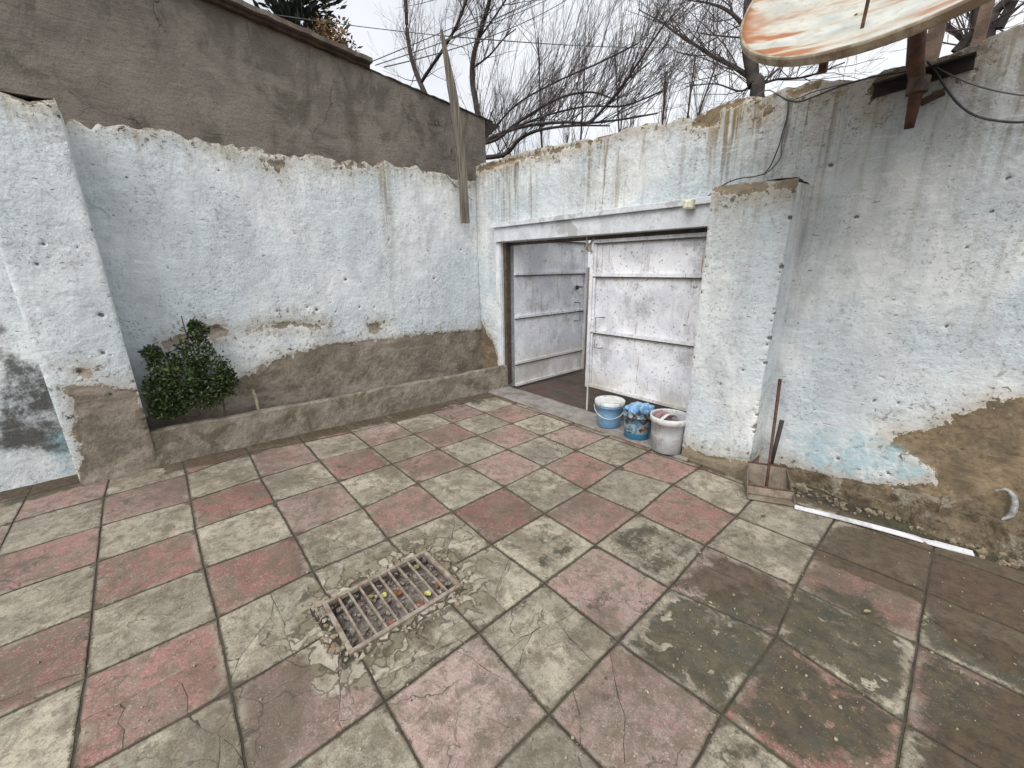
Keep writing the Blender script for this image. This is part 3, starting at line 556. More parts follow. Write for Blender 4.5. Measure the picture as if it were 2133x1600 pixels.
for k in range(420):                          # crumbs and scraps of leaf on the slabs
    if k < 270: p = gnd(rng.uniform(1150, 2133), rng.uniform(1090, 1600))
    else: p = gnd(rng.uniform(60, 1500), rng.uniform(1000, 1600))
    if HX0-.02 < p[0] < HX1+.02 and HY0-.02 < p[1] < HY1+.02: continue
    if p[1] > 2.75: continue
    rock(db, (p[0], p[1], .003), abs(rng.normal(.0022, .0016))+.0008, 2000+k)
tag(db.build('paving_crumbs', rough_mat('crumb', lin(176, 168, 140), lin(84, 70, 52), 60, .3, .9)), kind='stuff')

# ================================================================== WALLS
white = lin(232, 236, 236); tintA = lin(212, 222, 226)
matA = plaster('limewash_back', white, tintA, lin(138, 128, 96), .75, .9, lin(152, 142, 127), lin(120, 110, 97))
matG = plaster('limewash_gate', lin(222, 225, 224), lin(196, 207, 212), lin(112, 98, 68), 1.0, .75, lin(142, 124, 98), lin(104, 92, 74))
matP = plaster('limewash_pillar', lin(226, 228, 226), lin(204, 214, 218), lin(138, 124, 92), .85, .8, lin(140, 128, 106), lin(112, 104, 88))
# back wall
topA = interp([(-4, 2.40)] + PB(XB, [(150,250),(190,272),(202,252),(240,262),(290,270),(340,268),(400,285),(450,290),(520,310),(560,322),(600,327),(640,322),(700,336),(750,343),(800,340),(850,348),(900,355),(940,368),(990,376)]) + [(3.4, 2.37)])
bareA = [PB(XB, L) for L in ([(300,900),(300,830),(420,800),(500,792),(540,764),(600,740),(700,716),(800,706),(860,698),(1010,686),(1010,900)],
  [(512,690),(545,676),(602,668),(612,674),(575,686),(520,694)], [(608,670),(650,670),(680,676),(660,686),(615,680)], [(425,680),(455,680),(470,690),(448,700),(430,706)],
  [(340,716),(380,700),(420,696),(420,704),(380,712),(345,724)], [(545,332),(585,335),(590,345),(580,352)], [(765,676),(800,672),(790,690),(770,694)],
  [(470,296),(520,306),(580,318),(580,325),(500,312)], [(690,334),(760,342),(760,350),(700,344)])]
mouldA = [PB(XB, L) for L in ([(-20,715),(30,725),(60,750),(110,755),(150,860),(172,950),(90,948),(-20,945)], [(-40,640),(10,650),(20,720),(-40,730)])]
pitA = [(lambda q, r: (q[0], q[1], r))(PB(XB, [(x, y)])[0], r) for x, y, r in [(375,508,.012),(627,464,.014),(580,620,.012),(720,582,.02),(750,640,.018),(640,640,.016),(350,558,.012),(905,580,.018),(960,520,.012),(765,480,.01),(810,500,.014),(738,414,.012),(660,645,.022),(578,648,.02),(600,650,.015),(735,720,.015),(980,470,.01),(780,640,.014),(440,650,.01),(700,650,.012),(560,700,.012),(640,720,.012),(520,440,.009),(455,355,.012)]]
for k in range(60): pitA.append((rng.uniform(-.3, 3.0), rng.uniform(.75, 1.35) if k < 60 else rng.uniform(.7, 2.3), rng.uniform(.004, .011)))
st_x = PB(XB, [(812, 500)])[0][0]
mb = MB(); at = {}
wall_piece(mb, at, 'X', XB, 1, -4.0, YG+.25, -.06, topA, .17, .014, bareA, pitA,
   lambda u, z, t: .9*np.exp(-((u-st_x)/.05)**2)*np.clip((z-1.2)/.6, 0, 1) + .85*np.exp(-(t-z)/.13) + .25*np.clip(-u*3, 0, 1)*np.clip(z-1.7, 0, 1), mouldA, [PB(XB, [(100,900),(170,900),(170,990),(100,985)])], topjag=.05, tb=.002)
tag(fin_wall(mb, at, 'boundary_wall', matA), 'white limewashed back wall with crumbling brown render along its foot', 'wall')
# gate wall: left of the gate, above it, right of it - one mesh
tp_px = [(988,345),(1100,316),(1250,283),(1350,262),(1440,244),(1450,236),(1500,217),(1600,195),(1700,172),(1830,148),(1900,128),(2000,98),(2060,74),(2133,55)]
topG = interp([(-4.4, 2.56)] + PA(YG, tp_px) + [(.3, 2.42), (3.2, 2.36)])
bareG = [PA(YG, L) for L in ([(2200,790),(2133,820),(2080,845),(2000,866),(1930,900),(1862,906),(1850,935),(1905,955),(1945,985),(1940,1004),(1895,1018),(1780,1008),(1700,985),(1640,973),(1600,965),(1600,1100),(2400,1300)],
  [(990,650),(1012,690),(1026,712),(1036,745),(1037,900),(990,900)], [(1447,238),(1500,220),(1560,205),(1585,200),(1540,214),(1500,228),(1500,262),(1443,263)],
  [(1640,186),(1700,174),(1710,185),(1650,205)], [(1582,226),(1605,224),(1612,236),(1590,240)], [(1815,165),(1835,150),(2035,96),(2050,110),(2020,130),(1830,190),(1812,230)], [(1170,262),(1300,250),(1440,244),(1440,249),(1300,278),(1180,302)][:0] or [(988,350),(1100,322),(1250,288),(1250,292),(1100,330),(988,360)])]
P_ = lambda L: [(PA(YG, [(x, y)])[0][0], PA(YG, [(x, y)])[0][1], r) for x, y, r in L]
pitG = P_([(1731,345,.018),(1783,451,.014),(1972,680,.016),(1660,660,.008),(1898,440,.007),(1893,588,.008),(2065,440,.014),(2100,370,.012),(1560,235,.012),(1745,158+45,.008),(1650,320,.008),(1780,905,.008),(1780,935,.009),(1850,986,.012),(1745,955,.012),(1700,940,.009),(1830,810,.009),(1870,840,.009),(1820,835,.01),(1700,765,.008),(2000,735,.009),(1012,635,.012),(1018,520,.01),(1010,440,.01),(1585,228,.012),(2015,515,.01),(1920,1015,.016),(1745,640,.006),(1690,745,.006)])
for k in range(45): pitG.append((rng.uniform(-.7, .2), rng.uniform(.1, .8) if k < 45 else rng.uniform(.3, 2.2), rng.uniform(.003, .008)))
dripG = lambda u, z, t: np.clip(1.25*np.exp(-np.clip(topG(u)-z, 0, 9)/(.55+.15*np.sin(u*7))), 0, 1)*np.clip(.65+.45*np.sin(u*5.3+1)+.3*np.sin(u*13), .35, 1)
blueG = [PA(YG, L) for L in ([(1640,905),(1740,890),(1880,930),(1945,985),(1935,1000),(1800,1000),(1700,980)], [(1755,1010),(1800,1010),(1800,1035),(1755,1035)])]
GX0, GX1, GZ = -3.68, -1.22, 1.69             # gate opening
mb = MB(); at = {}; kw = dict(bare=bareG, pits=pitG, drip=dripG, blue=blueG)
const = lambda c: (lambda u: np.full(np.shape(u), c))
wall_piece(mb, at, 'Y', YG, -1, -4.11, GX0, -.06, const(GZ), .22, .014, topjag=0, **kw)
wall_piece(mb, at, 'Y', YG, -1, GX1, 3.2, -.06, const(GZ), .22, .011, topjag=0, **kw)
wall_piece(mb, at, 'Y', YG, -1, -4.11, 3.2, GZ, topG, .22, .012, topjag=.035, tb=-.004, **kw)
gw = tag(fin_wall(mb, at, 'gate_wall', matG), 'pale blue grey limewashed wall holding the gate, rain streaked below its top', 'wall')
# crumbling mortar along its foot, right of the pillar
us = np.linspace(-.80, 3.2, 360); ts = np.linspace(0, 1, 16); Pm = []
for u_ in us:
    w_ = .11+.05*math.sin(u_*5)+.03*math.sin(u_*17); hgt = .05+.19*(1-math.exp(-max(0, u_+.75)/.9)) if u_ < .1 else .16+.05*math.sin(u_*4)
    for t in ts: Pm.append((u_, YG+.01-w_*t**.8, hgt*(1-t)**1.25-.004))
Pm = np.array(Pm); nn = fbm(Pm, 9, 5, 5); n6 = fbm(Pm, 28, 3, 6); k_ = np.sin(np.tile(ts, len(us))*math.pi)
n3_ = fbm(Pm, 5, 5, 15); st_ = np.round(Pm[:, 2]/.045)*.045
Pm[:, 2] += (st_-Pm[:, 2])*.45*k_; Pm[:, 1] -= (.055*nn+.05*n3_)*k_ + .012*n6; Pm[:, 2] += (.05*nn+.014*n6)*k_
ix = np.arange(len(Pm)).reshape(len(us), 16); m = MB(); m.add(Pm, [(ix[i, j], ix[i, j+1], ix[i+1, j+1], ix[i+1, j]) for i in range(len(us)-1) for j in range(15)])
o = m.build('base_mortar', rough_mat('base_mortar', lin(132, 118, 96), lin(90, 78, 60), 10, 1., .95, lin(162, 154, 138), .03), gw, smooth=False)
fr = MB()
for k in range(260):
    u_ = rng.uniform(-.78, 1.2); rock(fr, (u_, YG-.10-abs(rng.normal(0, .06)), .004), abs(rng.normal(.007, .007))+.002, 4000+k)
tag(fr.build('wall_foot_rubble', rough_mat('rubble_foot', lin(150, 138, 116), lin(96, 84, 66), 30, .5, .9)), kind='stuff')
# curl of peeling limewash low on the wall
cp = spline([onA(x, y, YG-.022) for x, y in [(2072,1022),(2095,1020),(2110,1035),(2113,1055),(2104,1075),(2085,1082)]], 30); m = MB(); L2 = len(cp)
wd = np.interp(np.arange(L2), [0, L2*.4, L2*.8, L2-1], [.004, .014, .013, .006]); tg = np.gradient(cp, axis=0); tg /= np.linalg.norm(tg, axis=1)[:, None]; nr = np.cross(tg, [0, 1, 0])
V_ = np.concatenate([cp-nr*wd[:, None], cp+[0, -.012, 0], cp+nr*wd[:, None]]); m.add(V_, [(a*L2+i, a*L2+i+1, (a+1)*L2+i+1, (a+1)*L2+i) for a in (0, 1) for i in range(L2-1)])
o = m.build('peeling_paint', rough_mat('paint_flake', lin(190, 192, 190), lin(134, 134, 128), 26, .6, .95), gw, smooth=True); sm = o.modifiers.new('s', 'SOLIDIFY'); sm.thickness = .004

# right pillar
mb = MB(); at = {}; px0, px1, py = -1.26, -.795, 2.83
topP = interp([(px0-.1, 1.90), (px0+.1, 1.905), (px1-.1, 1.89), (px1+.1, 1.87)])
bareP = [PA(py, L) for L in ([(1415,925),(1440,930),(1480,945),(1520,950),(1560,955),(1570,1060),(1400,1060)], [(1465,405),(1490,388),(1660,375),(1665,388),(1600,392),(1500,398)])]
bareP[0] = [(x, z-.015) for x, z in bareP[0]]
pitP = [(PA(py, [(x, y)])[0][0], PA(py, [(x, y)])[0][1], r) for x, y, r in [(1548,770,.012),(1500,800,.012),(1495,815,.008),(1570,398,.01),(1545,402,.008),(1540,410,.007),(1590,380,.006),(1595,540,.007),(1455,560,.007)]]
for k in range(26): pitP.append((px1-rng.uniform(.0, .012), rng.uniform(.1, 1.85), rng.uniform(.006, .016)))
for k in range(10): pitP.append((px0+rng.uniform(.0, .010), rng.uniform(.1, 1.85), rng.uniform(.005, .012)))
wall_piece(mb, at, 'Y', py, -1, px0, px1, -.05, topP, .04, .009, bareP, pitP, lambda u, z, t: .75*np.exp(-(t-z)/.25)+.5*np.exp(-z/.12), edge=.010, topjag=.012)
for xs_, nr_ in ((px1, 1), (px0, -1)):
    wall_piece(mb, at, 'X', xs_-nr_*.004, nr_, py+.035, YG+.03, -.05, topP and const(float(topP(xs_))), .04, .012, [[(py-.1, -.1), (py-.1, .09), (YG+.1, .12), (YG+.1, -.1)]], [(py+.12, .5, .01), (py+.2, 1.1, .008), (py+.08, .75, .007)], lambda u, z, t: .6*np.exp(-(t-z)/.2), edge=.004)
fc_ = [(px0+.02, py+.02, 1.897), (px1-.02, py+.02, 1.883), (px1-.02, YG+.02, 1.905), (px0+.02, YG+.02, 1.915)]
m_n = 14; Xc, Yc = np.meshgrid(np.linspace(px0+.008, px1-.008, 26), np.linspace(py+.01, YG+.01, 16), indexing='ij'); Pc = np.stack([Xc.ravel(), Yc.ravel(), 0*Xc.ravel()], 1); Pc[:, 2] = 1.893+.012*fbm(Pc, 9, 4, 6); ix = np.arange(len(Pc)).reshape(26, 16)
mb.add(Pc, [(ix[i, j], ix[i+1, j], ix[i+1, j+1], ix[i, j+1]) for i in range(25) for j in range(15)])
for k in at: at[k].append(np.full(len(Pc), .3 if k == 'bare' else 0.))
tag(fin_wall(mb, at, 'wall_pillar', matP), 'square limewashed pillar right of the gate with chipped corners', 'pillar')
# left pillar
mb = MB(); at = {}; qx = -3.85
topL = interp([(-.66, 2.415), (-.4, 2.405), (-.3, 2.38), (-.17, 2.43)])
bareL = [PB(qx, L) for L in ([(160,1060),(168,1000),(172,960),(155,890),(148,812),(205,803),(290,812),(300,850),(345,950),(350,1060)], [(0,188),(20,205),(60,208),(100,212),(120,208),(120,190),(0,170)], [(158,772),(185,770),(182,783),(160,784)])]
pitL = [(PB(qx, [(x, y)])[0][0], PB(qx, [(x, y)])[0][1], r) for x, y, r in [(90,508,.014),(162,516,.014),(76,550,.012),(210,656,.02),(214,735,.018),(232,740,.01),(165,775,.02),(230,822,.012)]]
for k in range(18): pitL.append((-.185-rng.uniform(.0, .012), rng.uniform(.3, 2.35), rng.uniform(.006, .014)))
wall_piece(mb, at, 'X', qx, 1, -.60, -.185, -.05, topL, .05, .010, bareL, pitL, lambda u, z, t: .8*np.exp(-(t-z)/.22), [PB(qx, [(165,955),(320,930),(325,1000),(170,1010)])], edge=.010, topjag=.015)
for ys_, nr_ in ((-.185, 1), (-.60, -1)):
    wall_piece(mb, at, 'Y', ys_-nr_*.004, nr_, XB-.03, qx-.045, -.05, const(2.40), .04, .013, [[(XB-.1, -.1), (XB-.1, .6), (qx+.1, .7), (qx+.1, -.1)]], (), lambda u, z, t: .5*np.exp(-(t-z)/.2), edge=.004)
Xc, Yc = np.meshgrid(np.linspace(XB-.05, qx-.01, 16), np.linspace(-.59, -.195, 26), indexing='ij'); Pc = np.stack([Xc.ravel(), Yc.ravel(), 0*Xc.ravel()], 1); Pc[:, 2] = 2.41+.02*fbm(Pc, 7, 4, 6); ix = np.arange(len(Pc)).reshape(16, 26)
mb.add(Pc, [(ix[i, j], ix[i+1, j], ix[i+1, j+1], ix[i, j+1]) for i in range(15) for j in range(25)])
for k in at: at[k].append(np.full(len(Pc), .3 if k == 'bare' else 0.))
tag(fin_wall(mb, at, 'wall_pillar', matA), 'tall limewashed pillar at the left with a bare cement foot', 'pillar')

# kerb of the planting bed
k0 = np.array([-3.87, -.20]); k1 = np.array([-3.60, YG+.005]); n_k = 150; prof = [(0, -.04), (.0, .09), (.004, .19), (.012, .262), (.022, .275), (.075, .272), (.088, .26), (.092, .12), (.092, -.04)]
Pk = []; dk_ = (k1-k0)/np.linalg.norm(k1-k0); nk = np.array([-dk_[1], dk_[0]])
prof2 = []
for a, b_ in zip(prof[:-1], prof[1:]):
    st = max(1, int(np.hypot(b_[0]-a[0], b_[1]-a[1])/.018)); prof2 += [(a[0]+(b_[0]-a[0])*q/st, a[1]+(b_[1]-a[1])*q/st) for q in range(st)]
prof2.append(prof[-1]); NK = len(prof2)
for i in range(n_k*2):
    c = k0+(k1-k0)*i/(n_k*2-1)
    for q, z in prof2: p = c+nk*q; Pk.append((p[0], p[1], z+.004*math.sin(i*.05)))
Pk = np.array(Pk); q_ = fbm(Pk, 6, 4, 3)*.012+fbm(Pk, 25, 3, 4)*.006; Pk[:, 0] += q_; Pk[:, 2] += (fbm(Pk, 8, 4, 13)*.012)*(Pk[:, 2] > .1)
ix = np.arange(len(Pk)).reshape(-1, NK); m = MB(); m.add(Pk, [(ix[i, j], ix[i+1, j], ix[i+1, j+1], ix[i, j+1]) for i in range(len(ix)-1) for j in range(NK-1)] + [tuple(ix[0]), tuple(ix[-1][::-1])])
tag(m.build('planter_kerb', rough_mat('kerb_cement', lin(146, 138, 124), lin(116, 108, 94), 7, .9, .93, lin(92, 86, 68), .014), smooth=False), 'low rough cement kerb of the planting bed along the back wall', 'kerb')
soil_f = lambda P: .13+.015*fbm(P, 8, 4, 3)
sm_ = MB(); ys_s = np.linspace(-.2, YG, 90); Ps = np.array([(XB+(k0[0]-.05+(k1[0]-k0[0])*(y+.2)/(YG+.2)-XB)*t, y, 0) for y in ys_s for t in np.linspace(0, 1, 12)]); Ps[:, 2] = soil_f(Ps)
ixs = np.arange(len(Ps)).reshape(90, 12); sm_.add(Ps, [(ixs[i, j], ixs[i, j+1], ixs[i+1, j+1], ixs[i+1, j]) for i in range(89) for j in range(11)])
tag(sm_.build('soil', rough_mat('bed_soil', lin(74, 64, 54), lin(48, 42, 36), 20, .9, .97), smooth=True), kind='structure')

# ================================================================== NEIGHBOUR HOUSE
hx_ = -4.29; za = lambda u: 3.37-(u-.76)*.098
hs = empty('rendered_house', (hx_, -1, 0), 'grey brown cement rendered house rising behind the back wall', 'house')
b = NB('house_render'); n1 = b.noise(.9, 5, .6); n2 = b.noise(4, 7, .65, None, .5); n3 = b.noise(40, 5, .7)
col = b.mix(b.ss(n1, .34, .66), lin(128, 121, 112), lin(100, 94, 86)); col = b.mix(b.ss(n2, .44, .60, 0, .6), col, lin(136, 129, 119)); col = b.mix(b.ss(b.noise(2.6, 6, .7, b.map((1, 1, .5), (3, 3, 3)), .8), .50, .60, 0, .6), col, lin(80, 76, 64))
col = b.mix(b.ss(b.vor(9, 'F1'), .05, .10, .55, 0), col, lin(84, 78, 70)); col = b.mix(b.ss(n3, .55, .7, 0, .3), col, lin(80, 74, 66))
ang = b.noise(3, 6, .6, b.map((1, .4, 1.6), rot=(.8, 0, 0))); col = b.mix(b.ss(ang, .55, .66, 0, .35), col, lin(138, 132, 122))
sp_ = b.n('ShaderNodeSeparateXYZ'); b.l(b.tc, sp_.inputs[0]); jy = b.math('ADD', sp_.outputs[1], b.math('MULTIPLY', b.math('SUBTRACT', b.noise(3, 4), .5), .12))
jm = b.math('MULTIPLY', b.ss(b.math('ABSOLUTE', b.math('SUBTRACT', jy, 2.78)), .01, .07, 1, 0), .45); col = b.mix(jm, col, lin(92, 86, 76))
hc = b.n('ShaderNodeTexNoise'); hc.inputs['Scale'].default_value = 2.5; hc.inputs['Detail'].default_value = 6; b.l(b.tc, hc.inputs['Vector']); hq = b.n('ShaderNodeVectorMath', operation='MULTIPLY_ADD'); b.l(hc.outputs['Color'], hq.inputs[0]); hq.inputs[1].default_value = (.6, .6, .6); b.l(b.tc, hq.inputs[2])
ce = b.vor(1.1, 'DISTANCE_TO_EDGE', hq.outputs[0]); col = b.mix(b.math('MULTIPLY', b.ss(ce, .001, .006, 1, 0), b.ss(b.noise(1.3, 2), .5, .6)), col, lin(62, 57, 50))
g9 = b.noise(90, 5, .8); col = b.mix(b.ss(g9, .5, .66, 0, .45), col, lin(70, 64, 56)); tr9 = b.noise(1, 7, .7, b.map((6, 6, 26), rot=(.35, 0, 0)), .6); col = b.mix(b.ss(tr9, .54, .68, 0, .22), col, lin(136, 129, 119))
b.fin(col, .95, b.bump(b.math('ADD', b.math('ADD', n2, b.math('MULTIPLY', tr9, .5)), b.math('MULTIPLY', n3, .35)), .9, .02)); hm = b.m
yj = onB(722, 150, hx_)[1]
def slab_run(y0, y1, off, name, parent):
    ny = int((y1-y0)/.03); nz2 = 40; ys = np.linspace(y0, y1, ny+1); P = []
    for y in ys:
        for t in np.linspace(0, 1, nz2+1): P.append((hx_+off, y, 0+(za(y)-.02)*t if False else 1.6+(za(y)-1.6)*t))
    P = np.array(P); P[:, 0] += .012*fbm(P, 1.6, 4, 3)+.004*fbm(P, 9, 3, 5); ix = np.arange(len(P)).reshape(ny+1, nz2+1)
    fr = [(ix[i, j], ix[i+1, j], ix[i+1, j+1], ix[i, j+1]) for i in range(ny) for j in range(nz2)]
    per = list(ix[:, 0])+list(ix[-1, 1:])+list(ix[::-1, -1][1:])+list(ix[0, ::-1][1:-1]); Q = P[per].copy(); Q[:, 0] = -8.0; n0 = len(P); k = len(per)
    fr += [(per[i], n0+i, n0+(i+1) % k, per[(i+1) % k]) for i in range(k)] + [tuple(range(n0, n0+k))]
    m = MB(hs.location); m.add(np.concatenate([P, Q]), fr); return m.build(name, hm, parent)
slab_run(-5, 3.40, 0, 'wall', hs)
m = MB(hs.location); m.span((-8, -5, -.3), (hx_-.05, 3.38, 1.61)); m.build('lower_wall', hm, hs)
roofm = rough_mat('roof_sheet', lin(120, 112, 102), lin(86, 78, 70), 9, .5, .9, lin(96, 74, 60))
def roof(y0, y1, over, th, mat, name, lift=0):
    ny = max(8, int((y1-y0)/.05)); P = []; ys = np.linspace(y0, y1, ny+1)
    for y in ys:
        j = .006*math.sin(y*23)+.004*math.sin(y*61)
        for x, z in ((hx_+over+j, lift+.0), (hx_+over+j, lift+th), (-8.2, lift+th+.1), (-8.2, lift)): P.append((x, y, za(y)+z+.003*math.sin(y*40)))
    f = [(i*4+j, i*4+(j+1) % 4, (i+1)*4+(j+1) % 4, (i+1)*4+j) for i in range(ny) for j in range(4)]+[(3, 2, 1, 0), tuple(ny*4+j for j in range(4))]
    m = MB(hs.location); m.add(P, f); return m.build(name, mat, hs)
y780 = onB(775, 150, hx_+.07)[1]
roof(-5.2, y780, .10, .035, roofm, 'roof', .03); roof(-5.2, y780-.01, .05, .03, rough_mat('eave_board', lin(84, 66, 54), lin(56, 46, 40), 12, .5, .9), 'eave_board', -.003)
roof(y780+.003, 3.52, .012, .012, rough_mat('edge_flashing', lin(74, 66, 60), lin(52, 46, 42), 12, .4, .8), 'roof_edge', .0)
m = MB(hs.location); e0 = onB(1015, 250, hx_)
m.add([(hx_+.01, 3.41, za(3.4)-.01), (hx_+.01, 3.62, za(3.6)-.01), (hx_+.01, 3.41, za(3.4)-.20), (-6, 3.41, za(3.4)-.01), (-6, 3.62, za(3.6)-.01), (-6, 3.41, za(3.4)-.20)], [(0, 2, 1), (3, 4, 5), (0, 1, 4, 3), (1, 2, 5, 4), (2, 0, 3, 5)])
m.build('eave_bracket', rough_mat('dark_eave', lin(62, 54, 48), lin(40, 36, 34), 12, .4, .9), hs)

# weathered plank leaning in the corner
pl = [onB(x, y, -4.02) for x, y in [(969,465),(962,350),(950,240),(935,150),(919,62)]]
m = MB(pl[0]); sp = spline(pl, 24); wd = np.interp(np.linspace(0, 1, len(sp)), [0, .35, .7, 1], [.052, .05, .046, .012])
V_ = []
for i, p in enumerate(sp):
    d = sp[min(i+1, len(sp)-1)]-sp[max(i-1, 0)]; d /= np.linalg.norm(d); s_ = np.cross(d, [1, 0, 0]); s_ /= np.linalg.norm(s_); w_ = wd[i]
    for a, c in ((-1, -1), (1, -1), (1, 1), (-1, 1)): V_.append(p+s_*a*w_+np.array([1, 0, 0])*c*.018*(.5+.5*w_/.05))
n = len(sp); m.add(V_, [(i*4+j, i*4+(j+1) % 4, (i+1)*4+(j+1) % 4, (i+1)*4+j) for i in range(n-1) for j in range(4)]+[(3, 2, 1, 0), tuple((n-1)*4+j for j in range(4))])
b = NB('grey_timber'); g1 = b.noise(1, 6, .6, b.map((60, 60, 3))); col = b.mix(b.ss(g1, .35, .65), lin(140, 132, 118), lin(88, 82, 74)); b.fin(col, .9, b.bump(g1, .5, .006)); timber = b.m
tag(m.build('wooden_post', timber, bevel=.003), 'tapered grey wooden post nailed upright at the wall corner', 'post')

# ================================================================== GATE
gate = empty('metal_gate', (GX0, YG+.05, 0), 'double leaf white painted sheet metal gate, its left leaf standing open', 'gate')
b = NB('gate_paint'); n1 = b.noise(3.2, 6, .65, None, .7); n2 = b.noise(30, 5, .7); n3 = b.noise(1, 5, .6, b.map((26, 26, 2.2)))
col = b.mix(b.ss(n1, .36, .62), lin(232, 233, 236), lin(206, 208, 214)); col = b.mix(b.ss(b.noise(3.2, 8, .78, b.map((1, 1, .8), (8, 2, 5)), .2), .50, .64, 0, .62), col, lin(146, 146, 146))
col = b.mix(b.ss(n2, .52, .72, 0, .35), col, lin(150, 150, 148)); col = b.mix(b.ss(n3, .56, .74, 0, .35), col, lin(160, 162, 168)); col = b.mix(b.ss(b.noise(48, 4), .62, .68, 0, .8), col, lin(112, 88, 70)); rr_ = b.noise(1, 5, .6, b.map((40, 40, 1.5), (3, 3, 3))); col = b.mix(b.math('MULTIPLY', b.ss(rr_, .60, .68), b.ss(b.noise(4, 3), .45, .6)), col, lin(150, 118, 92)); spz = b.n('ShaderNodeSeparateXYZ'); b.l(b.tc, spz.inputs[0]); col = b.mix(b.math('MULTIPLY', b.ss(spz.outputs[2], .50, .25), b.ss(n1, .3, .6, .2, .7)), col, lin(176, 168, 152))
b.fin(col, b.ss(n1, .3, .7, .5, .7), b.bump(b.math('ADD', n2, b.math('MULTIPLY', n1, 2.)), .3, .004)); gp = b.m
dark = rough_mat('dark_steel_and_rail_shade', lin(92, 80, 68), lin(60, 52, 46), 24, .3, .7, lin(110, 96, 70)); ironm = rough_mat('black_iron', lin(60, 54, 50), lin(42, 38, 36), 30, .2, .6)
lint = empty('x', (0, 0, 0), None, None); bpy.data.objects.remove(lint)
lb = rough_mat('lintel_paint', lin(216, 220, 224), lin(194, 198, 202), 8, .3, .8, lin(160, 162, 160), .004)
LZ = .012
m = MB(gate.location); m.box(((GX0-.05+GX1)/2, YG-.012, 1.765), (GX1-GX0+.07, .075, .145), ry=.004); m.build('lintel_board', lb, gate, bevel=.003)
m = MB(gate.location); m.box(((GX0-.08+GX1)/2, YG-.025, 1.862), (GX1-GX0+.10, .11, .045), ry=.004); m.build('lintel_cap', lb, gate, bevel=.004)
m = MB(gate.location); m.span((GX0-.085, YG-.015, .03), (GX0-.012, YG+.08, 1.69)); m.build('frame_post', gp, gate, bevel=.003)
m = MB(gate.location); m.span((GX0-.010, YG+.03, .03), (GX0+.045, YG+.10, 1.69)); m.build('frame_post', dark, gate, bevel=.003)
m = MB(gate.location); m.span((GX0+.02, YG+.10, 1.66), (GX1, YG+.14, 1.69)); m.build('frame_head', dark, gate)
# closed leaf
LX0, LX1, LY = -2.43, -1.15, YG+.06; Z0, Z1 = .262, 1.655
def zz(px, py, a=LY): return onA(px, py, a)[2]
leaf = MB(gate.location); Xl, Zl = np.meshgrid(np.linspace(LX0, LX1, 60), np.linspace(Z0, Z1, 60), indexing='ij'); Pl_ = np.stack([Xl.ravel(), np.full(Xl.size, LY), Zl.ravel()], 1); Pl_[:, 1] += .006*fbm(Pl_, 2.2, 3, 5); ix = np.arange(3600).reshape(60, 60)
leaf.add(Pl_, [(ix[i, j], ix[i+1, j], ix[i+1, j+1], ix[i, j+1]) for i in range(59) for j in range(59)]); leaf.add(Pl_+[0, .006, 0], [(ix[i, j], ix[i, j+1], ix[i+1, j+1], ix[i+1, j]) for i in range(59) for j in range(59)])
lf = leaf.build('gate_leaf', gp, gate, smooth=True); tag(lf, 'closed right leaf of the gate')
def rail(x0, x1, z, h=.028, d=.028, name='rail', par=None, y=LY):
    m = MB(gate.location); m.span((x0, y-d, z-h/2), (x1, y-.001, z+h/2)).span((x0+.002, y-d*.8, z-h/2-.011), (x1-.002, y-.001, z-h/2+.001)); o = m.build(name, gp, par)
    o.data.materials.append(dark)  # dark lower strip paints the shade line beneath the rail
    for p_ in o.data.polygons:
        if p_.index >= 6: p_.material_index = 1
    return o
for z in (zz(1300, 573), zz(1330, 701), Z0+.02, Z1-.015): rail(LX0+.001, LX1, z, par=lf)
m = MB(gate.location); m.span((LX0-.012, LY-.03, Z0-.003), (LX0+.024, LY+.008, Z1)); m.build('stile', gp, lf, bevel=.003)
m = MB(gate.location); m.span((LX0+.026, LY-.022, Z0+.0), (LX0+.05, LY-.001, Z1)); m.build('stile', gp, lf, bevel=.003)
hz1, hz0 = zz(1240, 659), zz(1240, 722); hx0 = onA(1240, 690, LY-.05)[0]
m = MB(gate.location); m.tube([(hx0+.055, LY, hz1), (hx0+.05, LY-.045, hz1), (hx0, LY-.05, hz1), (hx0, LY-.05, hz0), (hx0+.05, LY-.045, hz0), (hx0+.055, LY, hz0)], .0055, 8); m.build('handle', plain('worn_steel', lin(140, 138, 136), .5, .5), lf)
m = MB(gate.location); m.tube([(LX0+.03, LY-.035, .50), (LX0+.03, LY-.035, .02)], .009, 10); m.build('drop_bolt', gp, lf)
m = MB(gate.location); lx, lz = onA(1232, 512, LY)[0], zz(1232, 515); m.box((lx, LY-.03, lz), (.05, .03, .07)).box((lx-.02, LY-.04, lz-.035), (.12, .012, .016)).tube([(lx-.02, LY-.045, lz-.06), (lx-.02, LY-.045, lz+.09)], .008, 8).box((lx+.03, LY-.028, lz+.05), (.07, .006, .02), ry=-.8); m.build('latch', rough_mat('latch', lin(170, 166, 158), lin(110, 100, 88), 30, .3, .6), lf)
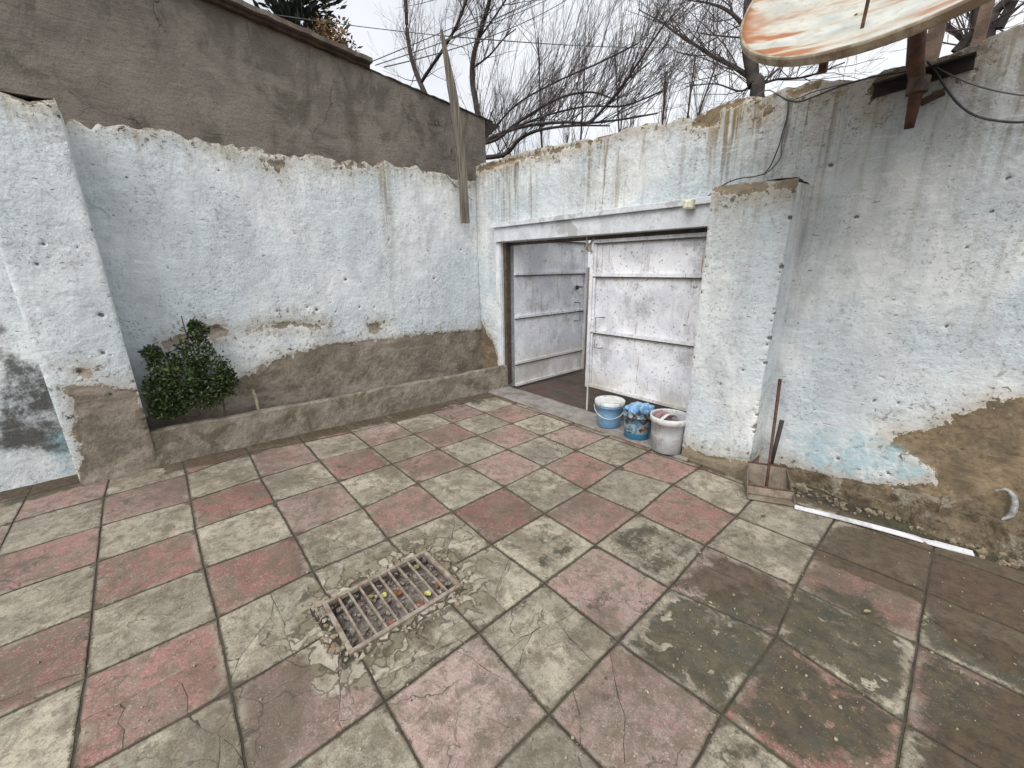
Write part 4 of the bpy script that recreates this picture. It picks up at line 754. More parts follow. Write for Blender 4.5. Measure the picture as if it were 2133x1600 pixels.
# open leaf, swung outwards square to the wall
OX = -3.575; OY0, OY1 = YG+.10, YG+1.40; zo = lambda py: onB(1068, py, OX)[2]*1
zq = lambda px, py: onB(px, py, OX)[2]
Z0o = zq(1140, 787); Z1o = zq(1205, 500)
leaf = MB(gate.location); Yl, Zl = np.meshgrid(np.linspace(OY0, OY1, 50), np.linspace(Z0o, Z1o, 50), indexing='ij'); Pl_ = np.stack([np.full(Yl.size, OX), Yl.ravel(), Zl.ravel()], 1); Pl_[:, 0] += .006*fbm(Pl_, 2.2, 3, 15); ix = np.arange(2500).reshape(50, 50)
leaf.add(Pl_, [(ix[i, j], ix[i+1, j], ix[i+1, j+1], ix[i, j+1]) for i in range(49) for j in range(49)]); leaf.add(Pl_-[.006, 0, 0], [(ix[i, j], ix[i, j+1], ix[i+1, j+1], ix[i+1, j]) for i in range(49) for j in range(49)])
lf2 = leaf.build('gate_leaf', gp, gate, smooth=True); tag(lf2, 'open left leaf of the gate')
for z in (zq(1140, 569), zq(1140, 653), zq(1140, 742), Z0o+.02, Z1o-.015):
    m = MB(gate.location); m.span((OX+.001, OY0, z-.014), (OX+.028, OY1, z+.014)).span((OX+.001, OY0+.002, z-.027), (OX+.022, OY1-.002, z-.013)); o = m.build('rail', gp, lf2); o.data.materials.append(dark)  # second box in the dark slot: painted shade under each rail
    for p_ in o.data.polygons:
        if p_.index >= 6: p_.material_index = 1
m = MB(gate.location); m.span((OX+.002, OY1-.035, Z0o), (OX+.032, OY1+.003, Z1o)); m.build('stile', gp, lf2, bevel=.003)
ph = onB(1208, 630, OX+.05); pq = onB(1208, 668, OX+.05); m = MB(gate.location)
m.tube([(OX, ph[1]-.05, ph[2]), (OX+.05, ph[1]-.04, ph[2]), (OX+.05, ph[1], ph[2]), (OX+.05, pq[1], pq[2]), (OX+.05, ph[1]-.04, pq[2]), (OX, ph[1]-.05, pq[2])], .006, 8); m.build('handle', ironm, lf2)
pb = onB(1207, 598, OX+.04); m = MB(gate.location); m.tube([pb+[0, -.07, 0], pb+[0, .06, 0]], .008, 8).box(pb+np.array([-.02, -.02, -.005]), (.03, .03, .05)); m.build('bolt', ironm, lf2)
pb = onB(1208, 648, OX+.03); m = MB(gate.location); m.tube([pb+[0, -.05, 0], pb+[0, .05, 0]], .006, 8); m.build('bolt', ironm, lf2)
# threshold
Xt, Yt = np.meshgrid(np.linspace(-3.62, -1.20, 120), np.linspace(2.80, YG+.02, 16), indexing='ij'); Pt = np.stack([Xt.ravel(), Yt.ravel(), 0*Xt.ravel()], 1)
Pt[:, 2] = .016+.006*fbm(Pt, 7, 4, 3)-.03*np.clip(1-(Pt[:, 1]-2.80)/.02, 0, 1); Pt[:, 1] += .008*fbm(Pt, 5, 3, 8); ix = np.arange(len(Pt)).reshape(120, 16); m = MB()
m.add(Pt, [(ix[i, j], ix[i+1, j], ix[i+1, j+1], ix[i, j+1]) for i in range(119) for j in range(15)]); e = ix[:, -1]; Qe = Pt[e]-[0, 0, .06]; n0 = len(Pt); m.add(Qe, []); m.f += [(int(e[i]), int(e[i+1]), n0+i+1, n0+i) for i in range(119)]
tag(m.build('threshold', rough_mat('threshold_cement', lin(146, 140, 134), lin(122, 116, 110), 7, .6, .9, lin(104, 98, 90), .008), smooth=True), kind='structure')

# ================================================================== SMALL THINGS AT THE GATE
def bucket(px, py, rb_, rt_, h, body, label, lid=None, handle=None, rimc=None, dz=.0):
    p = gnd(px, py, .02); d = p[:2]/np.linalg.norm(p[:2]); c = np.array([p[0]+d[0]*rb_, p[1]+d[1]*rb_, .018]); o = empty('bucket', c, label, 'bucket', 'buckets by the gate')
    m = MB(c); m.lathe([(0, .003), (rb_-.006, 0), (rb_, .004), (rb_+(rt_-rb_)*.5, h*.5), (rt_-.004, h-.045), (rt_+.002, h-.044), (rt_+.002, h-.036), (rt_-.001, h-.034), (rt_, h-.004), (rt_+.004, h), (rt_-.004, h), (rt_-.006, h-.03), (rb_-.003, .01), (0, .009)], c, 48)
    m.build('body', body, o, smooth=True)
    if lid:
        m = MB(c); m.lathe([(rt_+.009, h-.022), (rt_+.010, h+.004), (rt_+.006, h+.008), (rt_-.008, h+.007), (rt_-.012, h-.002), (rt_*.5, h-.004), (0, h-.002)], c, 48); m.build('lid', lid, o, smooth=True)
    if rimc:
        m = MB(c); m.lathe([(rt_+.001, h-.042), (rt_+.008, h-.040), (rt_+.009, h+.003), (rt_+.003, h+.006), (rt_-.003, h+.002), (rt_-.003, h-.02)], c, 48); m.build('rim', rimc, o, smooth=True)
    if handle:
        ang = math.atan2(-d[1], -d[0]); pts = []
        for q in np.linspace(-math.pi/2, math.pi/2, 25):
            rr = rt_+.012; x = rr*math.cos(q); y = rr*math.sin(q); z = h-.045-.085*math.cos(q); v = Matrix.Rotation(ang, 3, 'Z') @ Vector((x*1.0, y, 0)); pts.append((c[0]+v.x, c[1]+v.y, c[2]+z))
        m = MB(c); m.tube(pts, .0035, 8); m.build('handle', handle, o, smooth=True)
    return o, c
pw = plain('white_plastic', lin(214, 216, 214), .45, 0, 20, .8); blp = plain('blue_plastic', lin(124, 168, 206), .4, 0, 25, .82); gyp = plain('grey_plastic', lin(190, 192, 196), .45, 0, 14, .85)
bucket(1267, 893, .105, .125, .235, blp, 'light blue plastic bucket with a white lid and hanging white handle', lid=pw, handle=pw)
b = NB('printed_bucket'); v = b.vor(22, 'F1', None, 'Color'); s_ = b.n('ShaderNodeSeparateColor'); b.l(v, s_.inputs[0]); n1 = b.noise(18, 4, .6, None, 1.5)
col = b.mix(b.ss(n1, .42, .52), lin(70, 128, 160), lin(150, 160, 160)); col = b.mix(b.ss(b.noise(12, 4, .6, b.map((1, 1, 1), (3, 9, 2)), 2.), .52, .58), col, lin(64, 54, 46)); col = b.mix(b.ss(b.noise(15, 3, .6, b.map((1, 1, 1), (9, 1, 2)), 1.), .60, .64), col, lin(120, 70, 50))
sx = b.n('ShaderNodeSeparateXYZ'); b.l(b.tc, sx.inputs[0]); band = b.ss(sx.outputs[2], .050, .058, 1, 0); col = b.mix(band, col, lin(58, 130, 172)); b.fin(col, .4)
o2, c2 = bucket(1325, 917, .105, .122, .235, b.m, 'bucket printed in blue, white and brown, between the other two')
o3, c3 = bucket(1387, 947, .115, .138, .285, gyp, 'light grey plastic bucket nearest the pillar, with a white rim and rag inside', rimc=pw)
# things in the grey bucket
m = MB(c3); m.lathe([(.128, .215), (.06, .225), (0, .222)], c3, 32); m.build('contents', plain('bucket_fill', lin(176, 174, 170), .8, 0, 30, .6), o3)
def cloth(c, r, h, mat, name, seed, lab, cat, lobes=5, sq=1.):
    n, k = 46, 22; P = []
    for i in range(k):
        t = i/(k-1); ph = t*math.pi*.92
        for j in range(n):
            a = 2*math.pi*j/n; rr = r*math.sin(ph)*(1+.18*math.sin(lobes*a+seed)+.12*math.sin(9*a+2*seed)); P.append((c[0]+rr*math.cos(a)*sq, c[1]+rr*math.sin(a), c[2]+h*math.cos(ph)))
    P = np.array(P); q = fbm(P+seed, 14, 4, seed); P[:, 0] += .02*q; P[:, 2] += .018*fbm(P, 18, 4, seed+9); m = MB(c); m.add(P, [(i*n+j, i*n+(j+1) % n, (i+1)*n+(j+1) % n, (i+1)*n+j) for i in range(k-1) for j in range(n)])
    return tag(m.build(name, mat, smooth=False), lab, cat)
b = NB('blue_bag'); n1 = b.noise(25, 5, .6); b.fin(b.mix(b.ss(n1, .4, .6), lin(140, 184, 218), lin(90, 138, 184)), .3, b.bump(n1, .6, .01)); b.p.inputs['Transmission Weight'].default_value = .15
cloth((c2[0]+.005, c2[1]+.0, .262), .108, .05, b.m, 'plastic_bag', 3, 'crumpled light blue plastic bag filling the printed bucket', 'plastic bag')
cloth((c2[0]+.10, c2[1]-.06, .305), .052, .045, b.m, 'plastic_bag', 6, 'blue knotted end of a bag reaching towards the grey bucket', 'plastic bag')
cloth((c3[0]-.075, c3[1]+.03, .275), .058, .032, plain('red_rag', lin(160, 124, 126), .9, 0, 40, .5), 'rag', 4, 'dull red and white rag over the rim of the grey bucket', 'rag', sq=1.2)
wc = spline([(c3[0]-.03, c3[1]-.11, .27), (c3[0]-.005, c3[1]-.03, .315), (c3[0]+.01, c3[1]+.04, .30), (c3[0]+.0, c3[1]+.10, .26)], 20); m = MB(c3); m.tube(wc, .016, 8, flat=.35); tag(m.build('plastic_strip', pw, smooth=True), 'curved white plastic strip sticking out of the grey bucket', 'plastic strip')

# dustpan and iron rod beside the pillar
cp_ = gnd(1600, 1035); dp = empty('dustpan', cp_, 'long handled metal dustpan standing in the corner beside the pillar', 'dustpan')
galv = rough_mat('dusty_sheet', lin(140, 130, 114), lin(112, 100, 86), 14, .3, .75, lin(92, 72, 56), .003); brn = rough_mat('rusty_rod', lin(104, 68, 56), lin(62, 46, 42), 40, .3, .75)
A_ = gnd(1558, 1042); B_ = gnd(1655, 1058); ex_ = (B_-A_); Lw = np.linalg.norm(ex_); ex_ /= Lw; ey_ = np.cross([0, 0, 1], ex_)
def dpt(x, y, z): return A_+ex_*x*Lw+ey_*y+np.array([0, 0, z])
def plate(pts, th, name):
    pts = [np.array(p) for p in pts]; n = np.cross(pts[1]-pts[0], pts[2]-pts[0]); n /= np.linalg.norm(n); m = MB(cp_); k = len(pts); m.add(pts+[p-n*th for p in pts], [tuple(range(k)), tuple(range(2*k-1, k-1, -1))]+[(i, k+i, k+(i+1) % k, (i+1) % k) for i in range(k)]); return m.build(name, galv, dp)
D_ = .20
plate([dpt(0, 0, .012), dpt(1, 0, .012), dpt(1, D_, .030), dpt(0, D_, .030)], .003, 'base')
plate([dpt(.0, D_, .03), dpt(1, D_, .03), dpt(.93, D_+.03, .155), dpt(.07, D_+.03, .155)], .003, 'back_plate')
plate([dpt(0, 0, .012), dpt(0, D_, .03), dpt(.07, D_+.03, .155), dpt(0, .07, .07)], .003, 'side_plate')
plate([dpt(1, 0, .012), dpt(1, .07, .07), dpt(.93, D_+.03, .155), dpt(1, D_, .03)], .003, 'side_plate')
plate([dpt(0, .07, .07), dpt(1, .07, .07), dpt(1, .055, .022), dpt(0, .055, .022)], .003, 'front_flap')
m = MB(cp_); m.tube([dpt(.06, D_+.032, .157), dpt(.94, D_+.032, .157)], .006, 8); m.tube([dpt(0, .07, .072), dpt(1, .07, .072)], .006, 8); m.build('edge_wire', brn, dp)
htop = onA(1625, 790, 3.04); hb = dpt(.42, .08, .07); m = MB(cp_); m.tube([hb, hb+(htop-hb)*.35, htop], [.0085, .0085, .0105], 10); m.build('handle', brn, dp, smooth=True)
q1 = onA(1629, 876, 3.03); q0 = onA(1606, 968, 3.0); m = MB(q0); m.tube([q0, (q0+q1)/2, q1], [.012, .013, .014], 10); tag(m.build('iron_rod', rough_mat('rod_dark', lin(78, 66, 62), lin(54, 46, 44), 40, .3, .7), smooth=True), 'short thick dark rod leaning behind the dustpan handle', 'rod')
for k, (x, y) in enumerate([]): pass
# white strip on the floor
s0, s1 = gnd(1655, 1056, .01), gnd(2028, 1152, .01); dd = s1-s0; Ls = np.linalg.norm(dd); dd /= Ls; nn_ = np.cross([0, 0, 1], dd); m = MB(s0)
n = 40; V_ = []
for i in range(n):
    p = s0+dd*Ls*i/(n-1); wv = np.interp(i/(n-1), [0, .72, .76, .92, 1], [.017, .019, .023, .021, .019]); nick = .011 if 29 <= i <= 31 else 0
    for a, z in ((-1, .002), (-1, .007), (1, .012), (1, .006)): V_.append(p+nn_*a*(wv if a < 0 else wv-nick)+np.array([0, 0, z+.004*math.sin(i*.12)-.006]))
m.add(V_, [(i*4+j, i*4+(j+1) % 4, (i+1)*4+(j+1) % 4, (i+1)*4+j) for i in range(n-1) for j in range(4)]+[(3, 2, 1, 0), tuple((n-1)*4+j for j in range(4))])
tag(m.build('trim_strip', plain('white_trim', lin(222, 222, 226), .5, 0, 20, .86)), 'long white plastic trim strip lying on the floor along the right wall', 'trim strip')

# ================================================================== SATELLITE DISH
C_ = np.array([-.395, 2.410, 2.622]); az, el = -1.612, .723; Rd = .6; asp = 1.037
nD = np.array([math.cos(el)*math.cos(az), math.cos(el)*math.sin(az), math.sin(el)]); e1 = np.cross(nD, [0, 0, 1]); e1 /= np.linalg.norm(e1); e2 = np.cross(e1, nD)
foot = onA(1893, 268, 3.06); dish = empty('satellite_dish', foot, 'large rust streaked white satellite dish on a bracket above the right wall', 'satellite dish')
b = NB('dish_enamel'); u = b.map((1, 1, 1)); c_ = b.n('ShaderNodeSeparateXYZ'); b.l(b.attr('duv', True), c_.inputs[0])
cb = b.n('ShaderNodeCombineXYZ'); b.l(c_.outputs[0], cb.inputs[0]); b.l(c_.outputs[1], cb.inputs[1]); vv = b.map((.9, 3.6, 1), (.3, .2, 0), rot=(0, 0, .12), src=cb.outputs[0])
s1_ = b.noise(1.6, 4, .6, vv, .3); n2 = b.noise(30, 5, .7); mask = b.ss(b.noise(1.7, 3, .5, cb.outputs[0]), .34, .6)
col = b.mix(b.ss(b.noise(5, 4), .4, .65), lin(196, 198, 190), lin(158, 164, 160)); col = b.mix(b.ss(s1_, .38, .54, 0, .6), col, lin(186, 176, 156)); col = b.mix(b.math('MULTIPLY', b.ss(s1_, .49, .57, 0, 1.), b.ss(b.noise(1.4, 4, .6, b.map((1, 1, 1), (5, 5, 5), src=cb.outputs[0])), .42, .52)), col, b.mix(n2, lin(176, 112, 62), lin(128, 76, 44))); col = b.mix(b.ss(n2, .50, .68, 0, .5), col, lin(148, 132, 110))
b.fin(col, .55, b.bump(n2, .2, .003)); enam = b.m
nr_, na = 18, 96; P = [C_ - nD*.115]; uvs = [(0, 0)]
for i in range(1, nr_+1):
    r_i = i/nr_
    for j in range(na):
        a = 2*math.pi*j/na; P.append(C_+Rd*r_i*(math.cos(a)*e1+asp*math.sin(a)*e2)-nD*.115*(1-r_i**2)); uvs.append((Rd*r_i*math.cos(a), Rd*r_i*math.sin(a)))
f = [(0, 1+(j+1) % na, 1+j) for j in range(na)]+[(1+i*na+j, 1+i*na+(j+1) % na, 1+(i+1)*na+(j+1) % na, 1+(i+1)*na+j) for i in range(nr_-1) for j in range(na)]
m = MB(foot); m.add(P, f); o = m.build('reflector', enam, dish, smooth=True); ca = o.data.attributes.new('duv', 'FLOAT_VECTOR', 'POINT'); ca.data.foreach_set('vector', np.array([(x, y, 0) for x, y in uvs], np.float32).ravel())
sm = o.modifiers.new('s', 'SOLIDIFY'); sm.thickness = .004; sm.offset = 1 if False else -1
m = MB(foot); prof = [(0, .002), (.010, .004), (.014, -.002), (.016, -.026), (.010, -.034), (.0, -.032)]; P = []
for j in range(na):
    a = 2*math.pi*j/na; d = math.cos(a)*e1+asp*math.sin(a)*e2
    for q, z in prof: P.append(C_+(Rd+q-.001)*d+nD*z)
k = len(prof); m.add(P, [(j*k+i, ((j+1) % na)*k+i, ((j+1) % na)*k+(i+1) % k, j*k+(i+1) % k) for j in range(na) for i in range(k)])
b = NB('dish_rim'); n2 = b.noise(9, 6, .7); b.fin(b.mix(b.ss(n2, .38, .60), lin(168, 156, 134), lin(120, 102, 82)), .7, b.bump(n2, .3, .004)); m.build('rim', b.m, dish, smooth=False)
rst = rough_mat('heavy_rust', lin(98, 66, 50), lin(60, 44, 38), 18, .5, .85, lin(120, 92, 74), .004)
fs = onA(1792, 80, 2.1); # feed strut starts low on the reflector and meets the feed in front of the dish
dr_ = ray(1790, 84); tt = ((C_-nD*.09-CAM)@nD)/(dr_@nD); st0 = CAM+dr_*tt; feed = C_+nD*.50-e2*.12
m = MB(foot); m.tube([st0, feed], .006, 8); m.build('feed_strut', rst, dish)
m = MB(foot); m.tube([C_+e1*.42*0-nD*.1+e2*.45, feed], .006, 8); m.build('feed_strut', rst, dish)
m = MB(foot); m.tube([feed+nD*.04, feed-nD*.02, feed-nD*.06], [.03, .035, .045], 16); m.build('feed_horn', pw, dish)
for (x, y) in ((1783, 32), (1818, 36)):
    d_ = ray(x, y); tt = ((C_-nD*.09-CAM)@nD)/(d_@nD); p = CAM+d_*tt; m = MB(foot); m.tube([p-nD*.002, p+nD*.004], .0055, 10); m.build('bolt', rst, dish)
ptop = onA(1900, 92, 3.0); pm = onA(1912, 180, 3.03)
m = MB(foot); m.tube([foot, onA(1902, 225, 3.05), pm, onA(1906, 130, 3.02), ptop+[0, 0, .12]], [.020, .024, .030, .034, .034], 14); m.build('mast', rst, dish, smooth=True)
m = MB(foot); m.tube([pm-[0, 0, .03], pm+[0, 0, .035]], .042, 14); m.build('clamp', dark, dish)
bk = C_-nD*.125; m = MB(foot); m.tube([ptop+[0, 0, .08], bk-nD*.03], .026, 8); m.box(bk-nD*.03, (.22, .05, .22), rx=-.7); m.build('dish_bracket', rst, dish)
lug = onA(1715, 138, 2.55); m = MB(foot); m.box(lug, (.03, .03, .05)); m.build('lug', rst, dish)
# channel bar on the wall, rusty stub
a0, a1 = onA(1820, 178, YG-.03), onA(2034, 112, YG-.03); m = MB(a0); d = a1-a0; L = np.linalg.norm(d); m.box((a0+a1)/2, (L, .05, .008), ry=-math.atan2(d[2], d[0])).box((a0+a1)/2+[0, .022, -.026], (L, .008, .06), ry=-math.atan2(d[2], d[0]))
tag(m.build('angle_bar', rough_mat('bar_black', lin(44, 38, 36), lin(28, 26, 26), 30, .3, .7)), 'dark angle iron fixed across the top of the right wall behind the dish mast', 'iron bar')
a0 = onA(1927, 212, YG-.03); m = MB(a0); m.box(onA(1942, 203, YG-.02), (.085, .05, .022), ry=-.35); tag(m.build('iron_stub', rst), 'short rusty iron stub in the wall right of the dish mast', 'iron stub')

# ================================================================== CABLES
cblk = plain('cable_black', lin(58, 60, 64), .6, 0, 30, .8); cgry = plain('cable_grey', lin(96, 102, 108), .6, 0, 30, .8)
def cable(L, r, mat, lab, fn, name='cable', cat='cable', grp=None):
    pts = spline([fn(*q) for q in L], 60); m = MB(pts[0]); m.tube(pts, r, 6); return tag(m.build(name, mat, smooth=True), lab, cat, grp)
ga = lambda x, y, o=.03: onA(x, y, YG-o)
cable([(1618,196),(1640,208),(1665,212),(1700,200),(1750,180),(1820,160),(1880,150),(1925,140)], .0045, cblk, 'dark cable sagging along the wall top below the satellite dish', ga)
cable([(1580,196),(1600,188),(1620,197),(1640,210),(1662,205),(1700,190),(1770,172),(1860,150)], .0032, cgry, 'thin grey cable running just above the dark one below the dish', ga)
cable([(1642,210),(1640,240),(1632,270),(1622,305),(1605,345),(1592,362)], .0038, cblk, 'dark cable dropping from the wall top to the pillar, left of a pair', ga)
cable([(1644,212),(1640,250),(1628,300),(1625,330),(1600,358),(1588,364)], .0034, cgry, 'grey cable dropping from the wall top to the pillar, right of a pair', ga)
pp = lambda x, y, o=.02: onA(x, y, py+.13)
cable([(1592,362),(1570,368),(1540,372),(1515,381),(1498,392),(1480,405),(1462,418),(1450,424)], .004, cblk, 'dark cable crossing the pillar top to the white junction box', lambda x, y: onA(x, y, np.interp(x, [1450, 1500, 1592], [YG-.05, YG-.06, YG-.04])))
cable([(1932,128),(1950,150),(1968,180),(1995,215),(2030,240),(2080,252),(2140,254),(2260,240)], .0055, cblk, 'thick dark cable looping down right of the dish mast', ga)
cable([(1930,128),(1960,145),(2010,170),(2060,186),(2110,196),(2180,204)], .0032, cgry, 'thin grey cable hanging right of the dish mast above the thick loop', ga)
pj = onA(1436, 426, YG-.085); m = MB(pj); m.box(pj, (.075, .05, .062)); jb = m.build('junction_box', plain('cream_plastic', lin(224, 222, 196), .5, 0, 30, .85), bevel=.006); tag(jb, 'small cream junction box at the right end of the gate lintel', 'junction box')
m = MB(pj); m.box(pj+[0, -.027, 0], (.058, .006, .046)); m.build('lid', plain('cream_lid', lin(230, 228, 206), .5, 0, 30, .9), jb, bevel=.003)
cable([(935,235),(926,270),(921,320),(925,355),(940,378),(962,398),(985,418)], .0035, cblk, 'thin black wire looping on the back wall beside the wooden post', lambda x, y: onB(x, y, np.interp(y, [235, 330, 350, 420], [hx_+.04, hx_+.04, XB+.03, XB+.02])))
cable([(933,226),(942,260),(950,310),(957,370)], .003, cblk, 'thin black wire running down the left edge of the wooden post', lambda x, y: onB(x, y, -4.0))
# overhead wires, from the post and the house out over the lane
def wire(p0, d0, p1, d1, sag, lab, r=.008):
    a = CAM+ray(*p0)*d0; b_ = CAM+ray(*p1)*d1; t = np.linspace(0, 1, 24)[:, None]; P = a+(b_-a)*t; P[:, 2] -= (sag*4*t*(1-t))[:, 0]; m = MB(a); m.tube(P, r, 5); tag(m.build('overhead_wire', cblk), lab, 'wire', 'wires strung above the walls')
wire((300,-15), 4.2, (925,75), 4.6, .03, 'single long wire crossing in front of the grey brown house', .004)
wire((925,75), 4.6, (1500,92), 12, .1, 'thin wire running right from the wooden post top', .006)
wire((775,128), 5.2, (1140,-30), 9, .02, 'overhead wire rising right from the eave end, topmost of five', .006)
wire((782,136), 5.2, (1160,-10), 9, .05, 'overhead wire rising right from the eave end, second of five from above', .006)
wire((800,140), 5.2, (1180,0), 9, .12, 'overhead wire rising right from the eave end, middle of five', .007)
wire((918,90), 5.0, (1130,-10), 9, .02, 'overhead wire rising right from the post, fourth of five from above', .006)
wire((926,84), 5.0, (1200,-40), 9, .03, 'overhead wire rising right from the post, lowest of five', .006)

# ================================================================== BUSH
bb = empty('shrub', (-3.98, .14, .13), 'small dark green leafy bush in the planting bed beside the left pillar', 'shrub')
bl = NB('bush_leaf'); n1 = bl.noise(9, 3); at_ = bl.attr('lt'); col = bl.mix(at_, lin(24, 38, 20), lin(84, 104, 50)); bl.fin(col, .38); bl.p.inputs['Subsurface Weight'].default_value = .0
blobs = [(onB(x, y, bx), r, k) for x, y, bx, r, k in [(405,735,-3.95,.13,230),(412,690,-3.95,.075,120),(404,675,-3.95,.035,40),(315,735,-3.93,.06,90),(340,760,-3.93,.10,170),(335,810,-3.92,.12,230),(380,790,-3.88,.15,330),(440,770,-3.9,.13,260),(465,800,-3.9,.10,200),(430,820,-3.86,.12,240),(370,835,-3.9,.11,200),(478,782,-3.92,.05,60),(345,850,-3.95,.10,150)]]
LV = []; LF = []; LT = []; q = 0; rb2 = np.random.default_rng(12)
for c, r, k in blobs:
    for _ in range(int(k*2.9)):
        d = rb2.normal(size=3); d /= np.linalg.norm(d); rad = r*rb2.uniform(.25, 1.08)**.6; rad *= (1.35 if rb2.random() < .07 else 1); p = c+d*rad*[.8, 1, 1]
        if p[1] < -.165: continue
        if p[0] < XB+.03: p[0] = XB+.03
        L = rb2.uniform(.016, .042); W = L*.55; dirn = d*.7+rb2.normal(size=3)*.6+[0, 0, .3]; dirn /= np.linalg.norm(dirn); s_ = np.cross(dirn, rb2.normal(size=3)); s_ /= np.linalg.norm(s_); up_ = np.cross(s_, dirn)
        LV += [p-dirn*L/2, p+s_*W/2-up_*.003, p+dirn*L/2, p-s_*W/2-up_*.003]; LF.append((q, q+1, q+2, q+3)); q += 4; LT += [float(np.clip(rb2.normal(.35, .25), 0, 1))]*4
m = MB(bb.location); m.add(LV, LF); m.build('foliage', bl.m, bb, attrs={'lt': LT})
stm = rough_mat('twig_bark', lin(120, 108, 92), lin(84, 74, 62), 30, .4, .9)
for pts in ([(-3.99, .14, .12), (-3.96, .12, .4), (-3.93, .06, .62), (-3.93, .02, .75)], [(-3.97, .19, .12), (-3.95, .2, .4), (-3.95, .17, .8), (-3.95, .16, 1.1)], [(-3.98, .28, .12), (-3.95, .3, .4), (-3.93, .3, .7)], [(-3.99, .10, .12), (-3.94, .0, .45), (-3.92, -.1, .8)]):
    m = MB(bb.location); m.tube(spline(pts, 16), np.linspace(.009, .004, len(spline(pts, 16))), 6); m.build('stem', stm, bb)
sk = onB(538, 852, -3.9); m = MB(sk); m.tube([sk-[0, 0, .08], sk+[-.005, .0, .08], sk+[-.01, -.01, .17]], [.011, .012, .010], 8); tag(m.build('stake', rough_mat('pale_stake', lin(172, 162, 140), lin(140, 130, 110), 20, .3, .9)), 'short pale stake standing in the bed right of the bush', 'stake')

# ================================================================== TREES BEYOND
barks = rough_mat('bark_dark', lin(74, 66, 62), lin(50, 45, 44), 9, .6, .95); twm = rough_mat('twig_brown', lin(104, 92, 88), lin(76, 68, 66), 9, .2, .95)
def at_a(x, y, a): return onA(x, y, a)
class Tree:
    def __init__(s, seed): s.rg = np.random.default_rng(seed); s.big = MB(); s.tw = MB()
    def limb(s, P, r0, r1, big=True): P = spline(P, max(8, 7*len(P))); r = np.linspace(r0, r1, len(P)); (s.big if big else s.tw).tube(P, r, 7 if big else 4, cap=False); return P, r
    def shoots(s, P, r, n, L, up=.6, side=None, depth=2, spread=.7):
        for _ in range(n):
            i = s.rg.integers(1, len(P)-1); p = P[i]; d = P[min(i+1, len(P)-1)]-P[i-1]; d /= np.linalg.norm(d)+1e-9
            v = d*.45+s.rg.normal(size=3)*spread*[1, .7, 1]*.6+np.array([0, 0, up])
            if side is not None: v = v+np.array(side)
            v /= np.linalg.norm(v); ln = L*s.rg.uniform(.45, 1.2); Q = [p]; w = v.copy(); k = 6
            for t in range(k): w = w+s.rg.normal(size=3)*.10+np.array([0, 0, .05*up]); w /= np.linalg.norm(w); Q.append(Q[-1]+w*ln/k)
            Q = np.array(Q); rr = np.linspace(min(r[i]*.5, .0035+ln*.0048), .0019, len(Q)); s.tw.tube(Q, rr, 4 if depth > 1 else 3, cap=False)
            if depth > 0: s.shoots(Q, rr, int(3+3*s.rg.random()), ln*.55, up*.9, side, depth-1, spread)
    def fin(s, name, lab, cat='tree', grp=None, base=(0, 0, 0), mat=None):
        o = empty(name, base, lab, cat, grp); s.big.org = np.array(base, float); s.tw.org = s.big.org
        s.big.build('trunk', mat or barks, o, smooth=True); s.tw.build('crown', twm, o); return o
G_ = 'bare trees beyond the walls'
# forked dark tree behind the post
a = 5.2; t = Tree(1); base = at_a(905, 330, a); base = np.array([base[0], a, 0.]); jn = at_a(885, 195, a)
t.limb([base, base+(jn-base)*.6+[.05, 0, 0], at_a(893, 230, a), jn], .085, .06)
P1, r1 = t.limb([jn, at_a(866, 150, a), at_a(855, 110, a), at_a(847, 50, a), at_a(845, -60, a), at_a(850, -200, a)], .055, .03); P2, r2 = t.limb([at_a(877, 172, a), at_a(898, 140, a), at_a(925, 100, a), at_a(950, 55, a), at_a(972, 0, a), at_a(1000, -90, a)], .036, .018)
for P, r in ((P1, r1), (P2, r2)): t.shoots(P, r, 32, 1.3, .55, None, 2)
t.fin('bare_tree', 'bare tree forking low, standing behind the wooden post', grp=G_, base=base)
# curved single trunk right of it
a = 5.6; t = Tree(2); base = at_a(1000, 330, a); base = np.array([base[0], a, 0.])
P1, r1 = t.limb([base, at_a(1000, 330, a), at_a(996, 245, a), at_a(984, 170, a), at_a(987, 115, a), at_a(1003, 60, a), at_a(1020, 0, a), at_a(1045, -100, a)], .07, .03)
P2, r2 = t.limb([at_a(988, 140, a), at_a(1020, 115, a), at_a(1050, 80, a), at_a(1075, 60, a)], .02, .008); P3, r3 = t.limb([at_a(990, 90, a), at_a(1020, 50, a), at_a(1060, -10, a), at_a(1090, -60, a)], .02, .01)
for P, r, n in ((P1, r1, 36), (P2, r2, 14), (P3, r3, 12)): t.shoots(P, r, n, 1.3, .5, None, 2)
t.fin('bare_tree', 'bare tree with one curved dark trunk, right of the forked one', grp=G_, base=base)
